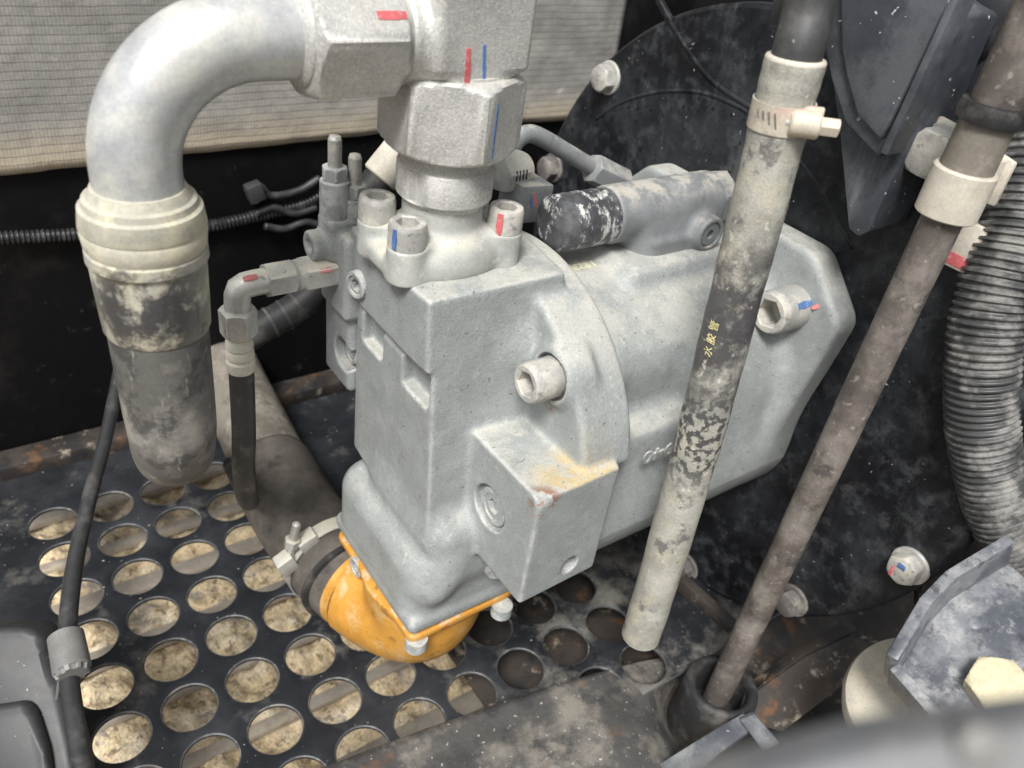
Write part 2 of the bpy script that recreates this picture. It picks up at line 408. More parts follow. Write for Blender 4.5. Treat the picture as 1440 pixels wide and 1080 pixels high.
M['plate'] = smat('dark_floor_plate', (.014, .016, .020), .5, spec=.3, layers=[
    dict(col=(.038, .041, .047), scale=11, lo=.42, hi=.68, amt=.7, rough=.65),
    dict(col=(.12, .115, .105), scale=24, lo=.56, hi=.74, amt=.6, rough=.85),
    dict(col=(.33, .31, .27), scale=9, lo=.50, hi=.66, amt=.5, at=(150, -60, FLOOR), rad=190, rough=.9),
    dict(col=(.52, .48, .4), scale=330, lo=.705, hi=.735, amt=.85)], bump=[(200, .1, .6)])
M['beam'] = smat('dusty_grimy_beam', (.07, .068, .065), .75, layers=[
    dict(col=(.26, .24, .205), scale=16, lo=.42, hi=.66, amt=.8, rough=.95),
    dict(col=(.04, .04, .042), scale=30, lo=.5, hi=.66, amt=.8),
    dict(col=(.58, .55, .48), scale=260, lo=.66, hi=.72, amt=.7), dict(col=(.16, .08, .04), scale=40, lo=.6, hi=.72, amt=.5)], bump=[(260, .4, 1.2), (60, .3, 2.5)])
M['dirt'] = smat('sandy_dirt', (.70, .57, .37), .95, layers=[
    dict(col=(.34, .24, .13), scale=55, lo=.50, hi=.66, amt=.6), dict(col=(.80, .71, .55), scale=24, lo=.5, hi=.66, amt=.7), dict(col=(.14, .10, .07), scale=120, lo=.58, hi=.66, amt=.7),
    dict(col=(.30, .28, .26), scale=15, lo=.56, hi=.64, amt=.7)], bump=[(300, .8, 2.0), (90, .8, 4.0)], grain=.3, gscale=300)
M['slat'] = smat('dusty_guard_slat', (.36, .32, .27), .85, layers=[dict(col=(.30, .25, .2), scale=40, lo=.45, hi=.65, amt=.7), dict(col=(.62, .55, .42), scale=20, lo=.5, hi=.7, amt=.6)], bump=[(300, .3, .8)])
M['yellow'] = smat('yellow_orange_paint', (.56, .275, .045), .42, layers=[
    dict(col=(.60, .26, .03), scale=22, lo=.45, hi=.7, amt=.5), dict(col=(.62, .47, .25), scale=50, lo=.48, hi=.70, amt=.5, rough=.75), dict(col=(.58, .50, .36), scale=120, lo=.5, hi=.64, up=(.3, .9), amt=.55, rough=.9), dict(col=(.22, .11, .03), scale=80, lo=.63, hi=.68, amt=.6), dict(col=(.45, .06, .03), scale=90, lo=.5, hi=.6, at=(16, -24, -240), rad=8, amt=.9)], bump=[(300, .05, .5)], coat=.15)
M['rubber'] = smat('black_rubber', (.022, .022, .023), .55, layers=[dict(col=(.17, .16, .145), scale=30, lo=.48, hi=.72, amt=.55, rough=.85)], bump=[(500, .15, .5)])
M['sleeve'] = smat('brown_dusty_rubber_sleeve', (.085, .076, .066), .8, layers=[dict(col=(.17, .15, .125), scale=24, lo=.42, hi=.68, amt=.7), dict(col=(.03, .03, .03), scale=60, lo=.58, hi=.7, amt=.6)], bump=[(300, .15, .6)])
M['pipe'] = smat('mud_coated_pipe', (.20, .18, .15), .8, layers=[dict(col=(.10, .085, .07), scale=26, lo=.46, hi=.62, amt=.8), dict(col=(.36, .33, .28), scale=60, lo=.5, hi=.7, amt=.6)], bump=[(300, .2, .8)])
M['braid'] = smat('old_water_hose', (.335, .33, .29), .8, layers=[
    dict(col=(.50, .485, .43), scale=26, lo=.42, hi=.66, amt=.7),
    dict(col=(.22, .215, .195), scale=40, lo=.50, hi=.66, amt=.75, zr=(-60, 20)),
    dict(col=(.46, .425, .32), scale=55, lo=.50, hi=.66, amt=.6),
    dict(col=(.06, .058, .062), scale=34, lo=.33, hi=.54, at=(134, -94, 8), rad=72, amt=.95, rough=.45),
    dict(col=(.05, .05, .055), scale=230, lo=.46, hi=.56, at=(131, -96, -62), rad=48, amt=.9, rough=.5),
    dict(col=(.10, .10, .10), scale=50, lo=.57, hi=.68, amt=.75, rough=.6),
    dict(col=(.05, .05, .05), scale=60, lo=.4, hi=.5, at=(133, -70, -235), rad=16, amt=.9),
    dict(col=(.66, .64, .56), scale=230, lo=.64, hi=.72, amt=.6)], bump=[(900, .3, .5, 'voronoi'), (130, .25, .9)])
M['rod'] = smat('brown_rusty_tube', (.115, .098, .088), .6, .1, layers=[
    dict(col=(.27, .245, .215), scale=26, lo=.40, hi=.66, amt=.8, rough=.8), dict(col=(.05, .045, .045), scale=44, lo=.54, hi=.68, amt=.75), dict(col=(.40, .37, .33), scale=200, lo=.62, hi=.70, amt=.5)], bump=[(400, .15, .5)])
M['clip'] = smat('cream_clip_rubber', (.58, .54, .46), .6, layers=[dict(col=(.42, .37, .30), scale=40, lo=.48, hi=.72, amt=.6), dict(col=(.68, .61, .42), scale=24, lo=.5, hi=.7, amt=.5)], bump=[(400, .08, .5)])
M['clampsteel'] = smat('dusty_band_steel', (.54, .51, .43), .45, .4, layers=[dict(col=(.62, .55, .44), scale=50, lo=.42, hi=.65, amt=.7, metal=0.0, rough=.8), dict(col=(.62, .30, .26), scale=60, lo=.55, hi=.68, amt=.35, metal=0.0)], bump=[(500, .1, .4)])
M['bolt'] = smat('dusty_bolt_steel', (.47, .465, .44), .5, .25, layers=[dict(col=(.62, .59, .51), scale=60, lo=.42, hi=.65, amt=.75, metal=0.0, rough=.85), dict(col=(.14, .13, .12), scale=110, lo=.6, hi=.7, amt=.6)], bump=[(600, .15, .5)])
M['darkbolt'] = smat('dark_dusty_bolt', (.16, .15, .145), .55, .2, layers=[dict(col=(.34, .31, .27), scale=60, lo=.46, hi=.68, amt=.7, metal=0.0, rough=.85)], bump=[(600, .15, .5)])
M['cap'] = smat('scratched_black_cap', (.055, .057, .062), .5, layers=[
    dict(col=(.15, .155, .16), scale=50, lo=.42, hi=.66, amt=.7), dict(col=(.70, .70, .68), scale=110, lo=.54, hi=.64, amt=.85, rough=.8, stretch=(1, .7, .45), detail=9, nr=.75)], bump=[(300, .2, .5)])
M['conduit'] = smat('ribbed_conduit', (.06, .061, .062), .42, layers=[dict(col=(.32, .31, .29), scale=36, lo=.45, hi=.70, amt=.75, rough=.8), dict(col=(.03, .03, .03), scale=60, lo=.56, hi=.7, amt=.7)], bump=[(400, .2, .6)])
M['conduit_black'] = smat('thin_black_conduit', (.02, .02, .022), .35, layers=[dict(col=(.1, .1, .1), scale=60, lo=.5, hi=.7, amt=.5)])
M['cable'] = smat('black_cable', (.03, .031, .033), .42, layers=[dict(col=(.12, .115, .105), scale=40, lo=.48, hi=.7, amt=.5, rough=.7)], bump=[(500, .08, .4)])
M['plastic'] = smat('dark_grey_plastic', (.045, .046, .048), .5, layers=[dict(col=(.15, .145, .135), scale=18, lo=.5, hi=.75, amt=.5, rough=.75), dict(col=(.4, .38, .33), scale=330, lo=.70, hi=.74, amt=.7)], bump=[(500, .1, .4)])
M['greyclip'] = smat('grey_plastic_clip', (.19, .185, .18), .5, layers=[dict(col=(.3, .29, .27), scale=40, lo=.5, hi=.7, amt=.5)])
M['rail'] = smat('grey_painted_rail', (.165, .17, .18), .5, layers=[dict(col=(.36, .34, .29), scale=20, lo=.5, hi=.7, amt=.5)])
M['mount'] = smat('dusty_rubber_mount', (.46, .43, .36), .8, layers=[dict(col=(.58, .53, .42), scale=40, lo=.45, hi=.65, amt=.7), dict(col=(.1, .1, .1), scale=34, lo=.62, hi=.70, amt=.7)], bump=[(400, .2, .6)])
M['cream'] = smat('cream_bolt_paint', (.62, .56, .38), .6, layers=[dict(col=(.45, .40, .28), scale=60, lo=.5, hi=.7, amt=.5)])
M['rust'] = smat('rusty_angle_steel', (.05, .042, .036), .7, spec=.3, layers=[
    dict(col=(.20, .095, .04), scale=34, lo=.56, hi=.70, amt=.6, rough=.95), dict(col=(.02, .02, .022), scale=24, lo=.46, hi=.62, amt=.8, rough=.5), dict(col=(.36, .31, .24), scale=44, lo=.60, hi=.72, amt=.7)], bump=[(300, .25, .8)])
WORN = [dict(col=(.52, .51, .48), scale=420, lo=.54, hi=.70, amt=.45)]
M['red'] = smat('red_marker', (.55, .12, .13), .6, var=.2, layers=WORN); M['blue'] = smat('blue_marker', (.08, .17, .38), .6, var=.2, layers=WORN)
M['pink'] = smat('faded_red_marker', (.58, .20, .19), .7, var=.2)
M['print'] = smat('yellow_print', (.66, .60, .30), .7, var=.2)
M['stampbg'] = smat('stamped_lettering', (.62, .60, .42), .8, var=.15)
M['castletter'] = smat('cast_lettering', (.47, .48, .46), .7, var=.1)
M['white_sticker'] = smat('white_label', (.66, .63, .52), .6, var=.1); M['ink'] = smat('black_ink', (.015, .015, .015), .6)
M['stub'] = smat('grey_valve_paint', (.215, .228, .235), .5, layers=[
    dict(col=(.32, .325, .315), scale=30, lo=.45, hi=.7, amt=.5), dict(col=(.50, .475, .41), scale=60, lo=.44, hi=.62, up=(.4, .95), amt=.75, rough=.9), dict(col=(.14, .145, .15), scale=60, lo=.6, hi=.72, amt=.5)], bump=[(700, .12, .4)])

M['arm'] = smat('streaked_blue_black_arm', (.05, .056, .068), .36, layers=[
    dict(col=(.13, .14, .155), scale=22, lo=.44, hi=.70, amt=.7, rough=.6),
    dict(col=(.30, .31, .32), scale=16, lo=.54, hi=.74, amt=.6, rough=.75, stretch=(1, 2.2, .35)),
    dict(col=(.60, .60, .60), scale=230, lo=.70, hi=.73, amt=.9, rough=.7)], bump=[(120, .1, .8)])
M['mountsteel'] = smat('dusty_mount_bracket_steel', (.085, .093, .11), .38, layers=[
    dict(col=(.25, .26, .275), scale=24, lo=.42, hi=.66, amt=.75, rough=.6), dict(col=(.42, .42, .41), scale=30, lo=.48, hi=.68, up=(.3, .9), amt=.7, rough=.8),
    dict(col=(.45, .45, .44), scale=90, lo=.56, hi=.70, amt=.4, rough=.7), dict(col=(.03, .03, .035), scale=70, lo=.60, hi=.68, amt=.6)], bump=[(300, .2, .8)])
M['deck'] = smat('dark_grimy_deck', (.016, .015, .014), .7, spec=.2, layers=[dict(col=(.06, .05, .042), scale=20, lo=.50, hi=.70, amt=.7), dict(col=(.16, .14, .11), scale=60, lo=.60, hi=.70, amt=.6)], bump=[(200, .3, 1.0)])
# woven insulation sheet: ribs every 3.3 mm across and 7 mm up
def cloth_mat():
    m = smat('woven_insulation_cloth', (.31, .30, .28), .6, layers=[
        dict(col=(.42, .40, .36), scale=7, lo=.42, hi=.62, amt=.8), dict(col=(.26, .25, .235), scale=14, lo=.5, hi=.7, amt=.6),
        dict(col=(.54, .46, .34), scale=9, lo=.25, hi=.5, zr=(-20, -62), amt=.9), dict(col=(.62, .59, .53), scale=60, lo=.66, hi=.74, amt=.6, stretch=(.5, 1, 1.5))], bump=[(20, .5, 6.0)], spec=.4)
    nt = m.node_tree; N = nt.nodes; L = nt.links; bs = N['Principled BSDF']
    g = N.new('ShaderNodeNewGeometry'); s = N.new('ShaderNodeSeparateXYZ'); L.new(g.outputs['Position'], s.inputs[0])
    nz = N.new('ShaderNodeTexNoise'); nz.inputs['Scale'].default_value = 18; L.new(g.outputs['Position'], nz.inputs['Vector'])
    def line(out, pitch, width):
        a = N.new('ShaderNodeMath'); a.operation = 'MULTIPLY_ADD'; L.new(nz.outputs['Fac'], a.inputs[0]); a.inputs[1].default_value = .004; L.new(out, a.inputs[2])
        b = N.new('ShaderNodeMath'); b.operation = 'PINGPONG'; L.new(a.outputs[0], b.inputs[0]); b.inputs[1].default_value = pitch / 2
        c = N.new('ShaderNodeMapRange'); c.interpolation_type = 'SMOOTHSTEP'; L.new(b.outputs[0], c.inputs[0]); c.inputs[1].default_value = 0; c.inputs[2].default_value = width; c.inputs[3].default_value = 1; c.inputs[4].default_value = 0
        return c.outputs[0]
    l1 = line(s.outputs[0], .0026, .0007); l2 = line(s.outputs[2], .0062, .0010)
    mx = N.new('ShaderNodeMath'); mx.operation = 'MULTIPLY_ADD'; L.new(l1, mx.inputs[0]); mx.inputs[1].default_value = .55; L.new(l2, mx.inputs[2]); mx.use_clamp = True
    k = N.new('ShaderNodeMath'); k.operation = 'MULTIPLY'; L.new(mx.outputs[0], k.inputs[0]); k.inputs[1].default_value = .5
    old = bs.inputs['Base Color'].links[0].from_socket
    cm = N.new('ShaderNodeMix'); cm.data_type = 'RGBA'; L.new(k.outputs[0], cm.inputs[0]); L.new(old, cm.inputs[6]); cm.inputs[7].default_value = (.14, .14, .135, 1); L.new(cm.outputs[2], bs.inputs['Base Color'])
    bp = N.new('ShaderNodeBump'); bp.inputs['Strength'].default_value = .25; bp.inputs['Distance'].default_value = .0005; bp.invert = True; L.new(mx.outputs[0], bp.inputs['Height'])
    L.new(bs.inputs['Normal'].links[0].from_socket, bp.inputs['Normal']); L.new(bp.outputs[0], bs.inputs['Normal'])
    return m
M['cloth'] = cloth_mat()

# ================================================================== the setting
FZ = FLOOR
def sheet(u0, u1, v0, v1, nu, nv, fn):
    us = np.linspace(u0, u1, nu); vs = np.linspace(v0, v1, nv)
    V = [(u, v, fn(u, v)) for v in vs for u in us]
    F = [(j * nu + i, j * nu + i + 1, (j + 1) * nu + i + 1, (j + 1) * nu + i) for j in range(nv - 1) for i in range(nu - 1)]
    return np.array(V), F
def lumps(u, v, s, a, o=3): return a * mnoise.fractal(Vector((u / s, v / s, 3.1)), 1.0, 2.0, o)
GZ = FZ - 135
struct(make('ground', sheet(-620, 240, -420, 900, 190, 260, lambda u, v: GZ - 6 + lumps(u, v, 40, 13) + lumps(u, v, 13, 7) + lumps(u, v, 5, 1.5)), M['dirt'], None, 180))

# guard slats under the plate
def slat(u0, u1, v, wd):
    P = [(u0, v, 0), (u1, v, 0)]
    V, F = box((u0, v - wd / 2, GZ - 2), (u1, v + wd / 2, GZ + 6), 1.2)
    return V, F
sg = 'dusty flat bars of the belly guard below the floor plate'
for k, v in enumerate(range(-230, 640, 67)):
    o = make('guard_bar', slat(-430, 200, v + random.uniform(-8, 8), random.choice((11, 14, 20))), M['slat'])
    tag(o, 'dusty flat steel bar of the belly guard, seen through the floor plate holes', 'guard bar', sg)

# floor plate with its square grid of round holes (real openings)
def floor_plate():
    P = 45.0; o = mm((0, 0, 0)); R = 18.3; n = 32; V = []; F = []; key = {}
    def vid(p):
        k = (round(p[0], 3), round(p[1], 3))
        if k not in key: key[k] = len(V); V.append((p[0], p[1], FZ))
        return key[k]
    skip = {(8, 0)}
    for j in range(-1, 13):
        for i in range(-2, 9):
            cx, cy = o[0] + j * P, o[1] - i * P
            hole = (0 <= j <= 8 and 0 <= i <= 8) and not (j > 3 and i < 3) and (j, i) not in skip
            inner = []; outer = []
            for k in range(n):
                t = 2 * math.pi * (k + .0) / n; c, s = math.cos(t), math.sin(t); q = P / 2 / max(abs(c), abs(s))
                outer.append(vid((cx + q * c, cy + q * s)))
                if hole: inner.append(len(V)); V.append((cx + R * c, cy + R * s, FZ))
            if not hole: F.append(outer); continue
            for k in range(n): F.append((inner[k], outer[k], outer[(k + 1) % n], inner[(k + 1) % n]))
    return np.array(V), F
plate = make('perforated_plate', floor_plate(), M['plate'], None, 30)
tag(plate, 'dark steel floor plate with a square grid of round holes', 'floor plate')
sm = plate.modifiers.new('thickness', 'SOLIDIFY'); sm.thickness = .0035; sm.offset = -1
bv = plate.modifiers.new('rim', 'BEVEL'); bv.width = .0011; bv.segments = 2; bv.limit_method = 'ANGLE'; bv.angle_limit = R_(50)
plate.data.materials.append(smat('worn_rim_highlight', (.085, .088, .092), .45, .3, layers=[dict(col=(.26, .25, .22), scale=90, lo=.5, hi=.66, amt=.7, rough=.8)])); bv.material = 1  # worn rims, with their edge highlights put into the paler colour

# black panel behind and the woven sheet hanging over it
tag(make('back_wall', box((-420, 384, FZ - 3), (560, 392, 420), 1.0), M['wall']), 'black sheet steel wall behind the pump, below the hanging woven cloth', 'wall')
def cloth():
    nu, nv = 150, 60; us = np.linspace(-400, 452, nu); V = []
    for j in range(nv):
        for i, u in enumerate(us):
            t = j / (nv - 1); w = -62 + t * 420 + (1.8 * mnoise.noise(Vector((u / 40, 0, 1))) + 2.5 * math.sin(u / 130)) * (1 - t) ** 6
            d = 378 - 2.5 * mnoise.fractal(Vector((u / 120, w / 110, .3)), 1.0, 2.0, 3)
            cr = abs(mnoise.noise(Vector((u / 90 + w / 60, w / 200 - u / 170, 7.0)))); d -= max(0, .10 - cr) * 16
            V.append((u, d, w))
    F = [(j * nu + i, j * nu + i + 1, (j + 1) * nu + i + 1, (j + 1) * nu + i) for j in range(nv - 1) for i in range(nu - 1)]
    return np.array(V), F
cl = make('insulation_cloth', cloth(), M['cloth'], None, 180); tag(cl, 'grey woven insulation cloth with a stained lower hem hanging behind the pump', 'cloth')
sm = cl.modifiers.new('thickness', 'SOLIDIFY'); sm.thickness = .0016

# ================================================================== bell housing (big black disc the pump bolts to)
AXV, AXW, DU = 40.0, -112.0, 289.0
bell = thing('bell_housing', 'large round black bell housing behind the grey pump', 'housing', (DU, AXV, AXW - 240))
make('cover_disc', radial((DU, AXV, AXW), (1, 0, 0), [(0, 0), (0, 100), (0, 236), (1.6, 238.2), (4.5, 239.6), (12, 240), (12, 214), (60, 210)], 160, cap1=True), M['black'], bell)
arc = [X_(*q, DU) for q in [(838, 168), (870, 146), (917, 131), (960, 128), (1000, 134), (1055, 160), (1100, 200), (1140, 248), (1175, 303), (1200, 350)]]
make('raised_seam', tube(spline([a + (1.2, 0, 0) for a in arc], 8), 2.0, 12), M['black'], bell, 180)
arc2 = [X_(*q, DU + 1) for q in [(925, 0), (948, 40), (985, 95), (1012, 122), (1058, 152)]]
make('raised_seam', tube(spline([a + (1.2, 0, 0) for a in arc2], 8), 3.0, 12), M['black'], bell, 180)

def hexbolt(name, o, d, af, h, washer, mat, label, cat, group=None, rot=0.2, ref=None):
    t = thing(name, label, cat, o, group); o = np.asarray(o, float); d = np.asarray(d, float)
    make('washer', radial(o, d, [(-1, washer), (1.6, washer), (2.2, washer - .6), (2.2, 3)], 40, ref), mat, t)
    b = make('head', nut(o + d * 2.0, d, h, af, rot, None, .95, 72, ref), mat, t)
    make('thread_end', radial(o - d * 3, d, [(0, af * .27), (4, af * .27)], 20), mat, t)
    return t
for (px, py, lab, mt, rt) in [
        (848, 110, 'dusty hex bolt in the black housing beside the hanging cloth', 'bolt', .25),
        (770, 237, 'dim hex bolt in the black housing under the thin grey steel pipe', 'darkbolt', .1),
        (1272, 800, 'dusty hex bolt with red and blue paint dabs low on the black housing', 'bolt', .4),
        (1108, 848, 'greyish hex bolt at the bottom rim of the black housing behind the brown tube', 'darkbolt', .2),
        (958, 800, 'small bolt head in the black housing peeping out beside the hanging hose end', 'darkbolt', .5)]:
    p = X_(px, py, DU - 7); o = np.array([DU, p[1], p[2]])
    t = hexbolt('hex_bolt', o, np.array([-1., 0, 0]), 19.5, 10, 13.5, M[mt], lab, 'bolt', None, rt)
    if px == 1272:
        make('paint_dab', box(o + (-12.5, -2, 2), o + (-12.1, 3.5, 6), .1), M['blue'], t); make('paint_dab', box(o + (-12.5, 4, -8), o + (-12.1, 6, 0), .1), M['red'], t)

# ================================================================== the pump
pump = thing('hydraulic_pump', 'big grey cast hydraulic piston pump in the middle', 'pump', (120, 40, -240))
poly = [(0, -40), (87, -37), (96, 48), (60, 98), (2, 94), (-7, 46), (-3, 18), (0, 2)]
f_top = sd_prism(poly, -44, 0, 2.2); f_mid = bx(5, 92, -45, 90, -166, -38, 3.0)
f_low = bx(-9, 78, -24, 92, -238, -172, 20); f_low2 = bx(-8, 80, -25, 92, -238, -226, 5)
f_fb = sd_prism([(34, -75), (94, -73), (102, 30), (32, 30)], -175, -90, 2.2)
f_disc = sd_cylx(AXV, AXW, 109, 70, 108, 4)
f_web = bx(50, 90, -8, 60, -140, -30, 18)
f_flare = bx(6, 60, -26, 60, -205, -150, 14)
hp = X_(689, 714, 34); hole_plug = np.array([hp[0], hp[1], hp[2]])
dp = Y_(801, 795, -74)
def end_cast(X, Y, Z):
    a = smin(f_top(X, Y, Z), f_mid(X, Y, Z), 4)
    a = smax(a, (.085 * Z - Y - .4), 3.0)
    pk = np.minimum(bx(-6, 14, -1, 29, -71, -47, 2.5)(X, Y, Z), bx(-6, 13, 54, 80, -72, -47, 2.5)(X, Y, Z))
    pk = np.minimum(pk, bx(-6, 7.5, 2, 84, -52, -45, 2)(X, Y, Z))
    a = smax(a, -pk, 2.0)
    a = smin(a, smin(f_low(X, Y, Z), f_flare(X, Y, Z), 12), 14); a = smin(a, f_low2(X, Y, Z), 8)
    d = smax(smax(f_disc(X, Y, Z), Z + 3.0, 2), np.minimum(-97 - Z, 40 - Y + 0 * Z) * 1.0, 6)
    a = smin(a, f_web(X, Y, Z), 14); a = smin(a, d, 5)
    cp_ = np.clip(((X - 36) * -26 + (Y + 8) * -10 + (Z + 160) * -42) / (26 * 26 + 100 + 42 * 42), 0, 1)
    a = smin(a, np.sqrt((X - 36 + 26 * cp_) ** 2 + (Y + 8 + 10 * cp_) ** 2 + (Z + 160 + 42 * cp_) ** 2) - 11, 10)
    a = smin(a, f_fb(X, Y, Z), 5)
    b1 = X_(741, 540, 50)
    a = smin(a, sd_cyl((66, b1[1], b1[2]), (1, 0, 0), 17, 20, 3)(X, Y, Z), 8)
    a = smax(a, -sd_cyl((28, hole_plug[1], hole_plug[2]), (1, 0, 0), 15, 11, .6)(X, Y, Z), .8)
    a = smax(a, -sd_cyl((dp[0], dp[1] - 8, dp[2]), (0, 1, 0), 6.2, 22, .6)(X, Y, Z), .8)
    a = smax(a, -sd_cyl((40, b1[1], b1[2]), (1, 0, 0), 14.0, 31, .6)(X, Y, Z), 1.5)
    a = smax(a, -sd_sph((37, -77, -88), 6.5)(X, Y, Z), 3)
    return a
make('end_casting', nets(end_cast, (-22, -82, -242), (124, 112, 4), 1.0), M['cast'], pump, 180)

def sd_rr(v0, v1, w0, w1, r, u0, u1):
    def f(X, Y, Z):
        qy = np.abs(Y - (v0 + v1) / 2) - ((v1 - v0) / 2 - r); qz = np.abs(Z - (w0 + w1) / 2) - ((w1 - w0) / 2 - r)
        q = np.sqrt(np.maximum(qy, 0) ** 2 + np.maximum(qz, 0) ** 2) + np.minimum(np.maximum(qy, qz), 0) - r
        return smax(q, np.abs(X - (u0 + u1) / 2) - (u1 - u0) / 2, 4)
    return f
fl = [(-40, 0), (-76, -36), (-72, -75), (-58, -150), (-40, -198), (0, -222), (80, -222), (120, -198), (138, -150), (152, -75), (156, -36), (120, 0)]
f_fl = sd_prism(fl, 264, DU, 5.0, 0)
f_bar = sd_cylx(AXV, AXW, 93, 98, DU, 2); f_bl = sd_rr(-64, 144, -214, -112, 58, 98, DU)
f_pad = bx(150, 245, 5, 75, -40, -14, 8)
def barrel(X, Y, Z):
    a = smin(f_bar(X, Y, Z), f_bl(X, Y, Z), 26)
    a = smin(a, f_pad(X, Y, Z), 10)
    a = smax(a, -bx(118, 176, -80, -34, -94, -44, 12)(X, Y, Z), 8)
    a = smin(a, f_fl(X, Y, Z), 14)
    a = smax(a, X - DU, 1.0)
    return a
make('barrel_housing', nets(barrel, (96, -84, -228), (292, 165, 4), 1.25), M['cast'], pump, 180)

# screws and plugs of the pump
b1 = X_(741, 540, 50)
make('socket_screw', capscrew((72, b1[1], b1[2]), (-1, 0, 0), 23, 24, 13.5, ref=(0, .3, 1), knurl=False), M['bolt'], pump)
b2 = X_(1080, 441, 238)
make('socket_screw', capscrew((266, b2[1], b2[2]), (-1, 0, 0), 28, 30, 17, ref=(0, .25, 1), knurl=False), M['bolt'], pump)
q = np.array([246, b2[1], b2[2]])
def strip(pts, nrm, th=.35, wd=2.4):
    """a painted marker line: a thin raised strip along pts"""
    P = np.asarray(pts, float); nrm = np.asarray(nrm, float); nrm /= np.linalg.norm(nrm); V = []; F = []
    T = np.gradient(P, axis=0); m = len(P)
    for i in range(m):
        s = np.cross(nrm, T[i]); s /= np.linalg.norm(s); k = wd / 2 * (1 - .25 * abs(2 * i / (m - 1) - 1) + random.uniform(-.12, .12))
        V += [P[i] + s * k + nrm * th, P[i] - s * k + nrm * th, P[i] - s * k - nrm * .3, P[i] + s * k - nrm * .3]
    for i in range(m - 1):
        for k in range(4): F.append((i * 4 + k, i * 4 + (k + 1) % 4, (i + 1) * 4 + (k + 1) % 4, (i + 1) * 4 + k))
    F += [(3, 2, 1, 0), tuple((m - 1) * 4 + k for k in range(4))]
    return np.array(V), F
cd = ray(1110, 440); cd = -cd / np.linalg.norm(cd); cd[0] = 0; cd /= np.linalg.norm(cd)
e2 = np.cross((1, 0, 0), cd)
c0 = np.array([0, b2[1], b2[2]])
make('paint_mark', strip([c0 + (250 + t * 14, 0, 0) + cd * 14.9 + e2 * 1.5 for t in np.linspace(0, 1, 6)], cd, .4, 5), M['blue'], pump)
make('paint_mark', strip([c0 + (262 + t * 3, 0, 0) + cd * (15.0 + t * 6) + e2 * 5 for t in np.linspace(0, 1, 4)], cd + (-.5, 0, 0), .4, 3), M['pink'], pump)
def plug(o, d, r, sock, ref=None):
    hx = hexr(sock); r = float(r)
    return radial(o, d, [(-2, r), (2.0, r), (2.6, r - .6), (2.6, r * .72), (1.6, r * .68), (1.6, lambda th: hx(th) + .3), (1.2, hx), (-1.5, hx), (-2, 0)], 48, ref)
make('port_plug', plug((38, hole_plug[1], hole_plug[2]), (-1, 0, 0), 12.5, 9), M['cast'], pump)
pp = X_(502, 400, -2); make('port_plug', plug((pp[0] + .5, pp[1], pp[2]), (-1, -.22, 0), 8.5, 7), M['cast'], pump)
pp = X_(502, 797, -8); make('port_plug', plug((pp[0] + 0.5, pp[1], pp[2]), (-1, 0, 0), 8, 6), M['cast'], pump)
pp = D_(697, 803, .535); make('stud_end', radial(pp, (-.4, -.8, -.1), [(-30, 7.5), (0, 7.5), (2, 6), (2.2, 0)], 32), M['cast'], pump)

# pressure valve lying on top of the barrel
VV, VW = 40.0, 8.5
vbody = nets(lambda X, Y, Z: smax(smin(smin(sd_cylx(VV, VW, 18.5, 150, 243, 2)(X, Y, Z), smin(bx(170, 240, 20, 60, -32, 6, 8)(X, Y, Z), sd_prism([(178, 16), (236, 16), (240, 30), (236, 60), (165, 60), (165, 34)], -34, -3, 4)(X, Y, Z), 6), 7),
                                        sd_cyl((222, 22, -3), (0, -1, 0), 12, 12, 2)(X, Y, Z), 6), -sd_cyl((222, 14, -3), (0, -1, 0), 8.6, 8, .5)(X, Y, Z), .8), (146, 2, -38), (248, 66, 32), 1.0)
valve = make('pressure_valve', vbody, M['stub'], pump, 180)
make('valve_cap', radial((150, VV, VW), (-1, 0, 0), [(-6, 17.2), (0, 17.4), (22, 17.6), (37, 17.6), (40, 17.0), (41.6, 15.2), (42, 12), (42, 0)], 64), M['cap'], valve)
make('hex_end', nut((242, VV, VW), (1, 0, 0), 14, 33, .4, None, .95), M['stub'], valve)
make('ring_plug', radial((222, 13.5, -3), (0, -1, 0), [(-3, 8.2), (1.6, 8.2), (2.2, 7.6), (2.2, 3.4), (1.8, 3.0), (-1, 3.0), (-1.2, 0)], 40), M['stub'], valve)
gx = np.array([198, 26, -2.5]); make('stained_screw', radial((198, 27, -4), (0, -.25, 1), [(0, 8), (1.8, 8), (2.4, 7), (2.4, 3.5), (.8, 2.8), (.8, 0)], 32), M['clampsteel'], valve)

